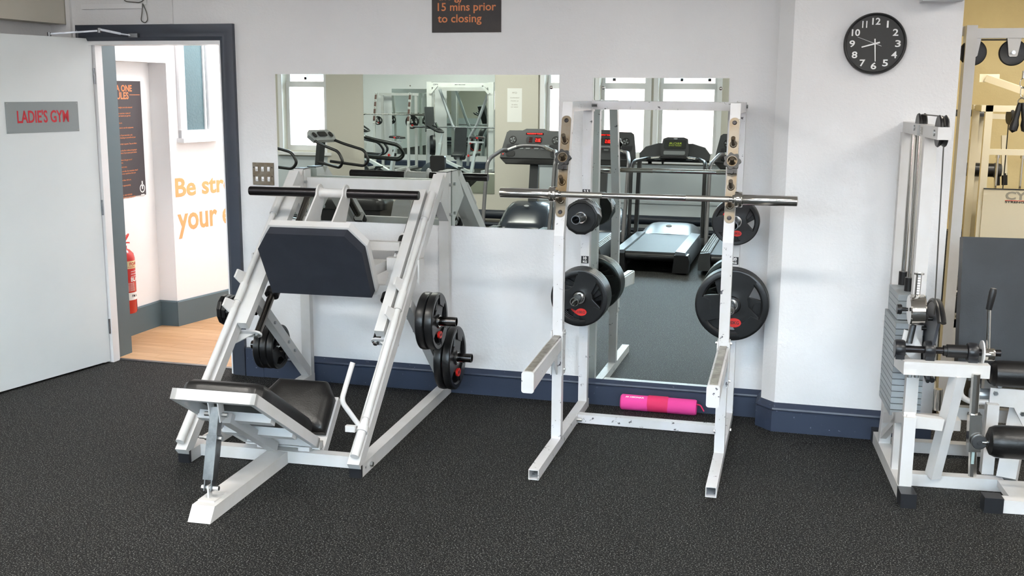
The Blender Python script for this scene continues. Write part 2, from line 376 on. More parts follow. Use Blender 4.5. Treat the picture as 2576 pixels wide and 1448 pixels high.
bm = nb(); cyl(bm, (-12, WIN_Y+.16, .20), (3.8, WIN_Y+.16, .20), .06); cyl(bm, (-12, WIN_Y+.16, .065), (3.8, WIN_Y+.16, .065), .03)
tag(part('heating_pipe', bm, pipem), 'dark blue heating pipes running low along the window wall behind the treadmills', 'pipe')
# baseboards with moulded top
BP = [(0, 0), (.026, 0), (.026, .112), (.020, .116), (.027, .124), (.024, .133), (.012, .145), (0, .158)]
def skirting(bm, pts):
    """pts: wall line with the room on its right-hand side when walking along"""
    pts = [Vector((p[0], p[1], 0)) for p in pts]; n = len(pts); offs = []
    for i in range(n):
        d0 = (pts[i]-pts[i-1]).normalized() if i else None; d1 = (pts[i+1]-pts[i]).normalized() if i < n-1 else None
        n0 = Vector((d0.y, -d0.x, 0)) if d0 else None; n1 = Vector((d1.y, -d1.x, 0)) if d1 else None
        if n0 is None: o = n1
        elif n1 is None: o = n0
        else:
            o = (n0+n1).normalized(); o = o/max(.3, o.dot(n0))
        offs.append(o)
    rings = [[bm.verts.new(p+o*a+Vector((0, 0, b))) for a, b in BP] for p, o in zip(pts, offs)]
    for A, B in zip(rings, rings[1:]):
        for k in range(len(BP)): bm.faces.new((A[k], B[k], B[(k+1) % len(BP)], A[(k+1) % len(BP)]))
    bm.faces.new(rings[0]); bm.faces.new(rings[-1][::-1])
bm = nb(); skirting(bm, [(-3.30, 0), (-.175, 0), (-.175, -.155), (-.10, -.235), (WE, -.235)]); struct('baseboard_front', bm, navy, smooth=20)
struct('trim_3', boxes([((-3.425, -.030, 0), (-3.30, 0, .185))]), navy, bevel=.004)   # plinth block by the door frame
bm = nb(); skirting(bm, [(-4.75, -1.3), (-4.75, 0), ]); struct('baseboard_left', bm, navy, smooth=20)
bm = nb(); skirting(bm, [(WX0, 3.0), (-5.05, 3.0)]); struct('baseboard_left_wing', bm, navy, smooth=20)
bm = nb(); skirting(bm, [(.55, 4.2), (WX1, 4.2)]); struct('baseboard_side_room', bm, navy, smooth=20)
# small conduit and trunking above the door
struct('trim_4', boxes([((-4.615, -.022, 0), (-4.585, 0, CEIL))]), wallm)
struct('trim_5', boxes([((-4.50, -.02, 2.316), (-4.06, 0, 2.345))]), whitegloss)
struct('trim_6', boxes([((-3.875, -.015, 2.222), (-3.85, 0, CEIL)), ((-4.055, -.012, 2.34), (-4.03, 0, CEIL))]), wallm)
bm = nb(); tube(bm, fillet([(-4.22, -.012, 2.50), (-4.19, -.015, 2.36), (-4.07, -.015, 2.35), (-4.03, -.015, 2.38), (-4.05, -.015, 2.45)], .03), .0028, 6)
tube(bm, fillet([(-4.055, -.014, 2.345), (-4.03, -.014, 2.29), (-4.025, -.014, 2.245), (-4.045, -.014, 2.225), (-4.075, -.014, 2.24), (-4.065, -.014, 2.28), (-4.055, -.014, 2.345)], .02), .0028, 6)
tag(part('loose_cable', bm, cableM), 'thin grey cable looped below the trunking above the door', 'cable')

# ------------------------------------------------------------------ hall behind the door
bm = nb()
struct('trim_7', boxes([((-5.0, .10, -.1), (-3.2, 4.2, -.012))]), mat('hall_subfloor', (120, 90, 60), .8))
pl = struct('floor_hall', boxes([((-4.95, .13, -.012), (-3.25, 4.2, -.006))]), mat('hall_underlay', (110, 78, 48), .8))
pw, plen = .098, 1.05; mesh0 = None; y = .13; row = 0
while y < 3.3:
    x = -4.95-((row*.37) % plen)*0+(-.37*row % plen)-plen
    while x < -3.25:
        a, b = max(x, -4.95), min(x+plen, -3.25)
        if b-a > .05:
            if mesh0 is None:
                bm = nb(); box(bm, (.0009, .0009, -.006), (plen-.0009, pw-.0009, .001)); mesh0 = finish('plank', bm, wood_m, 0, .0008)
            if abs((b-a)-plen) < 1e-4: me = mesh0
            else: bm = nb(); box(bm, (.0009, .0009, -.006), (b-a-.0009, pw-.0009, .001)); me = finish('plank', bm, wood_m, 0)
            o = bpy.data.objects.new('plank', me); o.location = (a, y, 0); o.parent = pl; COL.objects.link(o)
        x += plen
    y += pw; row += 1
hb = nb()
RB = 2.012; RX = -4.82
box(hb, (-4.95, .12, 0), (RX, 1.165, RB))                      # recessed wall with the poster
prism(hb, [(-4.668, 1.165), (-4.56, 1.74), (-4.35, 2.85), (-4.95, 2.85), (-4.95, 1.165)], (0, 0, 0), (1, 0, 0), (0, 1, 0), (0, 0, CEIL))
box(hb, (-4.95, .33, RB), (-4.668, 1.165, CEIL))
box(hb, (-4.95, 2.85, 0), (-3.2, 2.95, CEIL)); box(hb, (-3.30, .12, 0), (-3.2, 2.95, CEIL))
struct('wall_hall', hb, hallm, smooth=0)
HM = teal
def flat_skirt(bm, a, b, hgt=.20, th=.014):
    a, b = Vector((a[0], a[1], 0)), Vector((b[0], b[1], 0)); d = (b-a).normalized(); n = Vector((d.y, -d.x, 0))
    prism(bm, [(0, 0), (th, 0), (th, hgt-.01), (th*.5, hgt), (0, hgt)], a, n, (0, 0, 1), b-a)
bm = nb(); flat_skirt(bm, (RX, .33), (RX, 1.165)); flat_skirt(bm, (RX, 1.165), (-4.654, 1.165)); flat_skirt(bm, (-4.668, 1.15), (-4.56, 1.74)); flat_skirt(bm, (-4.56, 1.74), (-4.35, 2.85))
struct('baseboard_hall', bm, HM, smooth=0)
struct('ceiling_hall', boxes([((-4.95, .12, 2.68), (-3.2, 2.95, 2.72))]), hallm)
hl = thing('hall_ceiling_lamp', 'square white ceiling panel lamp in the hall beyond the door', 'lamp', (-3.9, 1.6, 2.615))
part('housing', boxes([((-.5, -.5, .01), (.5, .5, .065))]), whitegloss, hl); part('diffuser', boxes([((-.47, -.47, 0), (.47, .47, .012))]), lampdiff, hl)
# slate lining post just inside the hall
struct('trim_8', boxes([((-4.58, .122, 0), (-4.497, .305, CEIL)), ((-4.80, .25, 0), (-4.58, .30, CEIL))]), teal, bevel=.003)
# hall window in the angled wall
u = Vector((.108, .575, 0)).normalized(); hn = Vector((u.y, -u.x, 0)); o0 = Vector((-4.668, 1.165, 0))
def HP(s, z, d=0): p = o0+u*s+hn*d; return (p.x, p.y, z)
def hbox(bm, s0, s1, z0, z1, d0, d1): prism(bm, [(s0, z0), (s1, z0), (s1, z1), (s0, z1)], o0+hn*d0, u, (0, 0, 1), hn*(d1-d0))
hw = thing('hall_window', 'tall sash window with teal pebbled glass in the white hall wall', 'window', HP(.28, 1.42))
bm = nb(); hbox(bm, .10, .165, 1.45, 2.6, 0, .03); hbox(bm, .42, .475, 1.45, 2.6, 0, .03); hbox(bm, .10, .475, 1.45, 1.51, 0, .03); part('frame', bm, whitegloss, hw, world=True, bevel=.004)
bm = nb(); hbox(bm, .165, .42, 1.50, 2.6, .002, .006); part('glass', bm, pebble_m, hw, world=True, smooth=0)
bm = nb(); hbox(bm, .385, .40, 1.50, 2.6, .006, .02); part('sash_stile', bm, whitegloss, hw, world=True)
bm = nb(); hbox(bm, .08, .52, 1.418, 1.45, 0, .07); part('sill', bm, whitegloss, hw, world=True, bevel=.006)
tx = tag(part('wall_lettering', text_bm('Be stronger than', plane_M(HP(.035, .958, .001), u), h=.19, bold=.025, xf=1.16), peach_ink, smooth=0), 'peach lettering reading Be str, upper line on white hall wall', 'lettering')
tx = tag(part('wall_lettering', text_bm('your excuses', plane_M(HP(.045, .675, .001), u), size=.262, bold=.02, xf=.88), peach_ink, smooth=0), 'peach lettering reading your e, lower line on white hall wall', 'lettering')
bmv = tx.data; zmin = min(v.co.z for v in bmv.vertices)
for v in bmv.vertices: v.co.z += .68-zmin
# poster
ps = thing('rules_poster', 'tall charcoal gym rules poster with orange print in hall recess', 'poster', (RX, .82, 1.035))
part('sheet', boxes([((RX, .56, 1.035), (RX+.006, 1.045, 1.876))]), hposter, ps, world=True)
def PT(s, y, z, hgt=None, size=None, bold=.01, m=orange_ink):
    return part('lettering', text_bm(s, plane_M((RX+.006, y, z), (0, 1, 0)), h=hgt, size=size, bold=bold, ext=.0005), m, ps, world=True, smooth=0)
PT('LA ONE', .715, 1.80, .048, bold=.03); PT('RULES', .705, 1.745, .052, bold=.03)
lines = ['.|yard! All weights are to be returned', 'room of an exercise or piece of|you safe and ensure you get the', 'the exercise in.', 'else may want to use the equipment,', 'in the gym. If you must take a call,|should be focusing on yourself and your', 'assist with their requests. They are there', 'the rack or the floor without dropping it|mess. In short, if you cannot put it down', 'others while in the gym out of|their privacy.', 'and it offends many.', 'when you are able. But remember that if|on the last two repetitions then you', 'on the gym floor with you.', 'but behave appropriately.', 'THIS WILL HELP ENSURE|YOU ENJOY YOUR TIME HERE']
zz = [1.700, 1.640, 1.571, 1.536, 1.482, 1.419, 1.372, 1.303, 1.253, 1.222, 1.157, 1.118, 1.047]
for s, z in zip(lines, zz):
    rows = s.split('|')
    for k, row in enumerate(rows):
        if row != '.': PT(row, .70, z-.018*k+.0, size=.0155)
bm = nb(); box(bm, (RX+.006, .90, 1.775), (RX+.0066, 1.03, 1.779)); part('rule_line', bm, orange_ink, ps, world=True)
bm = nb(); lathe(bm, [(.024, 0), (.032, 0), (.032, .001), (.024, .001), (.024, 0)], (RX+.006, 1.0, 1.085), (1, 0, 0), 24); box(bm, (RX+.006, .995, 1.08), (RX+.007, 1.008, 1.14)); prism(bm, [(-.02, -.052), (.022, -.052), (.022, -.044), (-.02, -.044)], (RX+.006, 1.0, 1.085), (0, 1, 0), (0, 0, 1), (.001, 0, 0))
part('emblem', bm, white_ink, ps, world=True)
# extinguisher
ex = thing('fire_extinguisher', 'red foam fire extinguisher hung low on the white hall wall', 'extinguisher', (RX+.085, .605, .215))
bm = nb(); lathe(bm, [(0, 0), (.07, 0), (.078, .012), (.078, .40), (.07, .435), (.045, .462), (.028, .47), (.028, .49), (0, .49)], (0, 0, 0), (0, 0, 1), 32); part('cylinder', bm, redpaint, ex)
bm = nb(); cyl(bm, (0, 0, .49), (0, 0, .515), .016); cyl(bm, (0, -.03, .505), (0, .03, .505), .010); part('valve', bm, steel, ex)
bm = nb(); prism(bm, [(-.012, 0), (.02, .0), (.07, .045), (.075, .060), (.03, .04), (-.012, .03)], (-.006, 0, .51), (0, 1, 0), (0, 0, 1), (.012, 0, 0)); prism(bm, [(.0, 0), (.075, -.012), (.078, -.022), (.0, -.012)], (-.006, .0, .52), (0, 1, 0), (0, 0, 1), (.012, 0, 0)); box(bm, (-.006, -.03, .50), (.006, -.01, .59)); part('handle', bm, redpaint, ex, bevel=.001)
def wrap(bm, r, a0, a1, z0, z1, n=14):
    vs = []
    for k in range(n+1):
        a = R(a0+(a1-a0)*k/n); vs.append([bm.verts.new((r*math.cos(a), r*math.sin(a), z)) for z in (z0, z1)])
    for A, B in zip(vs, vs[1:]): bm.faces.new((A[0], B[0], B[1], A[1]))
    return bm
part('label_band', wrap(nb(), .0786, -100, 60, .33, .385), mat('cream_label', (226, 208, 160), .5), ex)
part('label_band', wrap(nb(), .0786, -40, 60, .10, .155), white_ink, ex)
def curved_text(s, ang, z, h, m, par, r=.079):
    b = text_bm(s, Matrix(), h=h, bold=.02, ext=.0002)
    for v in b.verts:
        a = R(ang)+v.co.x/r; rr = r+v.co.z; v.co = Vector((rr*math.cos(a), rr*math.sin(a), z+v.co.y))
    part('lettering', b, m, par, smooth=0)
curved_text('FOAM', -25, .352, .024, red_ink, ex); curved_text('FIRE EXTINGUISHER', -50, .338, .007, red_ink, ex)
for k in range(3): curved_text('ABOVE THE FIRE', -20, .305-.018*k, .006, white_ink, ex)
curved_text('BLAZE', -22, .235, .03, white_ink, ex)
for k in range(8): curved_text('READ BEFORE USE IN CASE OF FIRE', -70, .222-.008*k, .0045, white_ink, ex)
curved_text('FM 6', -20, .12, .02, black_ink, ex)
bm = nb(); box(bm, (-.095, -.02, .30), (-.078, .02, .34)); part('wall_bracket', bm, steel, ex)

# ------------------------------------------------------------------ door frame and leaf
FR = -4.545; FRR = -3.432; FT = 2.217
bm = nb()
def arch(bm, x_out, x_in, sgn):
    # moulded architrave section swept up the jamb
    pass
secs = [(0, 0), (0, -.030), (.022, -.030), (.050, -.022), (.075, -.022), (.098, -.010), (.100, .0)]
def mitre(bm, secs, xo0, xo1, zt):
    """three-sided frame, section given as (distance inward from outer edge, y)"""
    rings = []
    for (x, z, dx, dz) in ((xo0, 0, .30, 0), (xo0, zt, .30, -1), (xo1, zt, -1, -1), (xo1, 0, -1, 0)):
        rings.append([bm.verts.new((x+dx*a, y, z+dz*a)) for a, y in secs])
    n = len(secs)
    for A, B in zip(rings, rings[1:]):
        for k in range(n): bm.faces.new((A[k], A[(k+1) % n], B[(k+1) % n], B[k]))
    bm.faces.new(rings[0]); bm.faces.new(rings[-1])
mitre(bm, secs, FR, FRR, FT)
d1 = struct('door_1', bm, navy_frame, smooth=20)
part('jamb', boxes([((-4.512, .03, 0), (-4.452, .10, DTOP)), ((DXR-.012, -.005, 0), (DXR+.02, .16, DTOP)), ((DXL, -.005, DTOP-.030), (DXR, .16, DTOP+.005))]), whitegloss, d1, bevel=.003)
part('door_stop', boxes([((DXR-.03, .07, 0), (DXR-.012, .12, DTOP-.03))]), whitegloss, d1, bevel=.002)
part('threshold_strip', boxes([((DXL, .095, 0), (DXR, .13, .006))]), steel, d1, bevel=.002)
# leaf swung open towards the camera
H0 = Vector((-4.470, .02, 0)); ld = Vector((-.186, -.983, 0)).normalized(); lnrm = Vector((ld.y*-1, ld.x, 0))  # points to +x side
lnrm = Vector((-ld.y, ld.x, 0))
if lnrm.x < 0: lnrm = -lnrm
leaf = thing('door_leaf', 'white painted door standing open at the left, carrying a grey plaque', 'door', (H0.x, H0.y, 0))
bm = nb(); prism(bm, [(0, .012), (.90, .012), (.90, 2.135), (0, 2.135)], H0-lnrm*.036, ld, (0, 0, 1), lnrm*.036); part('panel', bm, doorm, leaf, world=True, bevel=.002)
bm = nb()
for z in (.25, 1.05, 1.9): cyl(bm, H0+Vector((.006, .004, z-.05)), H0+Vector((.006, .004, z+.05)), .006, seg=8)
part('hinge', bm, steel, leaf, world=True)
bm = nb(); a = H0+ld*.30-lnrm*.03+Vector((0, 0, 2.15)); e1 = Vector((-4.29, -.14, 2.175)); e2 = Vector((-4.13, -.035, 2.150))
beam(bm, a, e1, .014, .010); cyl(bm, e1-Vector((0, 0, .012)), e1+Vector((0, 0, .016)), .012); beam(bm, e1+Vector((0, 0, .008)), e1.lerp(e2, .65), .020, .014); beam(bm, e1.lerp(e2, .6), e2, .010, .008)
box(bm, (e2.x-.02, -.045, 2.138), (e2.x+.045, -.022, 2.162)); cyl(bm, a-Vector((0, 0, .02)), a+Vector((0, 0, .01)), .012)
part('closer_arm', bm, steel, leaf, world=True)
sgo = H0+lnrm*.0005
pq = thing('door_sign', 'small grey plaque with red capitals fixed to the open white door', 'sign', tuple(H0+ld*.38+Vector((0, 0, 1.55))))
bm = nb(); prism(bm, [(.143, 1.553), (.686, 1.553), (.686, 1.739), (.143, 1.739)], sgo, ld, (0, 0, 1), lnrm*.003); part('plate', bm, plaque, pq, world=True, bevel=.0006)
part('lettering', text_bm("LADIE'S GYM", plane_M(sgo+ld*.607+lnrm*.0035+Vector((0, 0, 1.612)), -ld), w=.385, h=.078, bold=.018), red_ink, pq, world=True, smooth=0)
bm = nb()
for s, z in ((.155, 1.563), (.674, 1.563), (.155, 1.729), (.674, 1.729)): p = sgo+ld*s+Vector((0, 0, z)); cyl(bm, p+lnrm*.002, p+lnrm*.005, .003, seg=8)
part('screw', bm, zinc, pq, world=True)

# ------------------------------------------------------------------ wall-mounted things
def mirror_panel(name, label, x0, x1, z0, z1, y=0.0, face=-1, rough=True):
    t = thing(name, label, 'mirror', ((x0+x1)/2, y, z0))
    ya, yb = (y-.0052, y-.001) if face < 0 else (y+.001, y+.0052)
    bm = nb(); box(bm, (x0, ya, z0), (x1, yb, z1)); part('mirror_glass', bm, mirror_m, t, world=True, smooth=0); return t
def mirror_screw(t, x, z, y, face=-1):
    bm = nb(); lathe(bm, [(.010, 0), (.010, .004), (.006, .009), (0, .011)], (x, y, z), (0, face, 0), 14); part('dome_screw', bm, chrome, t, world=True)
m1 = mirror_panel('wall_mirror', 'wide frameless wall mirror behind the leg press machine', -3.164, -1.385, 1.028, 1.915)
mirror_screw(m1, -1.43, 1.845, -.0052)
m2 = mirror_panel('wall_mirror', 'tall frameless wall mirror behind the squat rack, reaching down to the skirting', -1.186, -.431, .146, 1.900)
for x, z in ((-1.13, 1.845), (-.475, 1.845)): mirror_screw(m2, x, z, -.0052)
bm = nb(); lathe(bm, [(.012, 0), (.012, .003), (0, .004)], (-1.13, -.0052, .7), (0, -1, 0), 12); 
bm.free()
m3 = mirror_panel('wall_mirror', 'large mirror on the window wall opposite, seen by reflection', -5.905, -4.03, .46, 2.4, y=WIN_Y+.041, face=1)
for x in (-5.22, -4.2): mirror_screw(m3, x, 1.885, WIN_Y+.0465, 1)
m4 = mirror_panel('wall_mirror', 'far mirror behind the distant rack in the left wing', -9.75, -8.85, .3, 1.86, y=3.0)
m5 = mirror_panel('wall_mirror', 'far mirror behind the smith machine in the left wing', -8.35, -7.0, .3, 1.86, y=3.0)
sg = thing('closing_notice', 'charcoal wall notice with orange lettering, cut by the top of frame', 'sign', (-1.94, 0, 2.155))
part('sheet', boxes([((-2.149, -.006, 2.155), (-1.731, -.0005, 2.62))]), poster, sg, world=True)
for s, z, hh, ww in (('to closing', 2.197, .060, .266), ('15 mins prior', 2.262, .060, .352), ('the gym floor', 2.322, .062, .352)):
    part('lettering', text_bm(s, plane_M((-2.113, -.0062, z), (1, 0, 0)), w=ww, h=hh, bold=.014), orange_ink, sg, world=True, smooth=0)
# switch plate
sw = thing('light_switch', 'worn metal six-switch plate beside the door frame', 'switch', (-3.267, 0, 1.235))
bm = nb(); box(bm, (-3.338, -.010, 1.236), (-3.196, 0, 1.374)); part('plate', bm, brass, sw, world=True, bevel=.003)
for i in range(3):
    for j in range(2):
        x = -3.309+.041*i; z = 1.273+.062*j; bm = nb(); box(bm, (x-.008, -.014, z-.014), (x+.008, -.009, z+.014)); r0 = part('rocker', bm, whitegloss, sw, world=True, bevel=.0015)
        bm = nb(); prism(bm, [(-.012, -.013), (-.012, .002), (-.022, -.001), (-.019, -.009)], (x-.005, 0, z), (0, 1, 0), (0, 0, 1), (.010, 0, 0)); part('toggle', bm, whitegloss, r0, world=True)
bm = nb()
for x in (-3.329, -3.205):
    for z in (1.29, 1.345): cyl(bm, (x, -.012, z), (x, -.009, z), .0035, seg=8)
part('screw', bm, horn, sw, world=True)
# clock
CC = Vector((.301, -.235, 2.071)); ck = thing('wall_clock', 'round black wall clock with white numerals on projecting wall', 'clock', tuple(CC))
bm = nb(); lathe(bm, [(0, 0), (.150, 0), (.153, .012), (.151, .030), (.146, .036), (.141, .034), (.139, .024), (.139, .016), (0, .016)], CC, (0, -1, 0), 64); part('rim', bm, plastic, ck, world=True)
bm = nb(); lathe(bm, [(0, .0165), (.1385, .0165), (.1385, .018), (0, .018)], CC, (0, -1, 0), 64); part('dial', bm, clockface, ck, world=True, smooth=0)
for n in range(1, 13):
    a = R(90-30*n); rr = .110; s = str(n); hh = .034; ww = .027 if n in (2, 3, 4, 5, 6, 7, 8, 9) else (.009 if n == 1 else (.024 if n == 11 else .040))
    b = text_bm(s, plane_M((CC.x+rr*math.cos(a)-ww/2, CC.y-.0182, CC.z+rr*math.sin(a)-hh/2), (1, 0, 0)), w=ww, h=hh, bold=.02, ext=.0004)
    part('numeral', b, white_ink, ck, world=True, smooth=0)
def hand(name, deg, L, back, w0, w1, dy):
    a = R(90-deg); ux = (math.cos(a), 0, math.sin(a)); uy = (-math.sin(a), 0, math.cos(a)); b = nb()
    prism(b, [(-back, -w0/2), (L, -w1/2), (L, w1/2), (-back, w0/2)], CC+Vector((0, -dy, 0)), ux, uy, (0, -.0008, 0)); part(name, b, white_ink, ck, world=True)
hand('hour_hand', 255, .066, .024, .008, .006, .021); hand('minute_hand', 176, .088, .024, .0065, .0045, .0225); hand('second_hand', 291, .092, .034, .002, .0012, .024)
bm = nb(); cyl(bm, CC+Vector((0, -.018, 0)), CC+Vector((0, -.026, 0)), .005); part('pin', bm, white_ink, ck, world=True)
# box at top of the projecting wall
tag(part('wall_box', boxes([((.50, -.40, 2.268), (.665, -.235, 2.55)), ((.665, -.36, 2.275), (.70, -.235, 2.5))]), mat('grey_white_box', (205, 208, 212), .5), bevel=.003), 'grey-white boxed unit at the ceiling line right of the clock', 'box')

# ------------------------------------------------------------------ weight plates
def curve_plate(Ro, holes, th, bevel, hole_bore):
    c = bpy.data.curves.new('c', 'CURVE'); c.dimensions = '2D'; c.fill_mode = 'BOTH'; c.extrude = th/2-bevel; c.bevel_depth = bevel; c.bevel_resolution = 1
    def sp(pts):
        s = c.splines.new('POLY'); s.points.add(len(pts)-1); s.use_cyclic_u = True
        for p, q in zip(s.points, pts): p.co = (q[0], q[1], 0, 1)
    sp(ngon(48, Ro)); sp(ngon(20, hole_bore))
    for h in holes: sp(h)
    o = bpy.data.objects.new('c', c); COL.objects.link(o); dg = bpy.context.evaluated_depsgraph_get(); me = bpy.data.meshes.new_from_object(o.evaluated_get(dg))
    bm = nb(); bm.from_mesh(me); bpy.data.objects.remove(o); bpy.data.curves.remove(c); bpy.data.meshes.remove(me); return bm
def trigrip(name, label, Ro, th, kg, group):
    """three-handled rubber plate, axis along local -y (face towards -y)"""
    t = thing(name, label, 'weight plate', (0, 0, 0), 0, group)
    holes = []
    for a0 in (130, 10, 250):
        pts = []
        for k in range(9): a = R(a0-34+68*k/8); pts.append((.80*Ro*math.cos(a), .80*Ro*math.sin(a)))
        for k in range(5): a = R(a0+14-28*k/4); pts.append((.44*Ro*math.cos(a), .44*Ro*math.sin(a)))
        holes.append(pts)
    bm = curve_plate(Ro*.9, holes, th*.62, .003, .026)
    M = Matrix.Rotation(R(90), 4, 'X'); bm.transform(M)
    h = th/2; lathe(bm, [(.80*Ro, -h*.66), (.83*Ro, -h*.95), (.95*Ro, -h), (Ro*.985, -h*.8), (Ro, 0), (Ro*.985, h*.8), (.95*Ro, h), (.83*Ro, h*.95), (.80*Ro, h*.66), (.80*Ro, -h*.66)], (0, 0, 0), (0, -1, 0), 56)
    lathe(bm, [(.026, -h), (.22*Ro, -h), (.25*Ro, -h*.6), (.25*Ro, h*.6), (.22*Ro, h), (.026, h), (.026, -h)], (0, 0, 0), (0, -1, 0), 32)
    for a0 in (70, 190, 310):      # raised grip pads bridging rim and web
        for s in (1,):
            pts = [(r_*Ro*math.cos(R(a0+d)), r_*Ro*math.sin(R(a0+d))) for r_, d in ((.60, -22), (.93, -24), (.94, -8), (.94, 8), (.93, 24), (.60, 22))]
            prism(bm, [(x, z) for x, z in pts], (0, -h*1.06, 0), (1, 0, 0), (0, 0, 1), (0, h*2.1, 0))
    part('rubber_disc', bm, rubber, t, smooth=30)
    bm = nb(); lathe(bm, [(.0255, h*1.02), (.030, h*1.05), (.033, h*1.02), (.033, -h*1.02), (.0255, -h*1.02), (.0255, h*1.02)], (0, 0, 0), (0, -1, 0), 28); part('steel_hub', bm, chrome, t)
    a = R(-80); ex_, ez_ = .49*Ro*math.cos(a), .49*Ro*math.sin(a); sx, sz = .19*Ro, .125*Ro
    bm = nb(); prism(bm, [(sx*math.cos(2*math.pi*k/24), sz*math.sin(2*math.pi*k/24)) for k in range(24)], (ex_, -h*1.06-.0009, ez_), (1, 0, 0), (0, 0, 1), (0, h*.5, 0)); bd = part('badge', bm, red, t)
    part('lettering', text_bm(kg, plane_M((ex_-sx*.7, -h*1.06-.001, ez_-sz*.35), (1, 0, 0)), w=sx*1.4, h=sz*.75, bold=.02, ext=.0003), black_ink, bd, smooth=0)
    return t
def poly_plate(name, label, Ro, th, group):
    t = thing(name, label, 'weight plate', (0, 0, 0), 0, group); bm = nb(); h = th/2
    n = 12
    def ring(r, y): return [bm.verts.new((r*math.cos(2*math.pi*(k+.5)/n), y, r*math.sin(2*math.pi*(k+.5)/n))) for k in range(n)]
    L = [ring(.026, -h), ring(.84*Ro, -h), ring(.88*Ro, -h), ring(Ro*.97, -h*.9), ring(Ro, -h*.6), ring(Ro, h*.6), ring(Ro*.97, h*.9), ring(.026, h)]
    for v in L[1]+L[0]: v.co.y += .0025
    L.append(L[0])
    for A, B in zip(L, L[1:]):
        for k in range(n): bm.faces.new((A[k], A[(k+1) % n], B[(k+1) % n], B[k]))
    part('rubber_disc', bm, rubber, t, smooth=20)
    bm = nb(); lathe(bm, [(.0255, h*.99), (.031, h*1.02), (.033, h*.9), (.033, -h*.9), (.0255, -h*.9), (.0255, h*.99)], (0, 0, 0), (0, -1, 0), 24); part('steel_hub', bm, chrome, t)
    return t
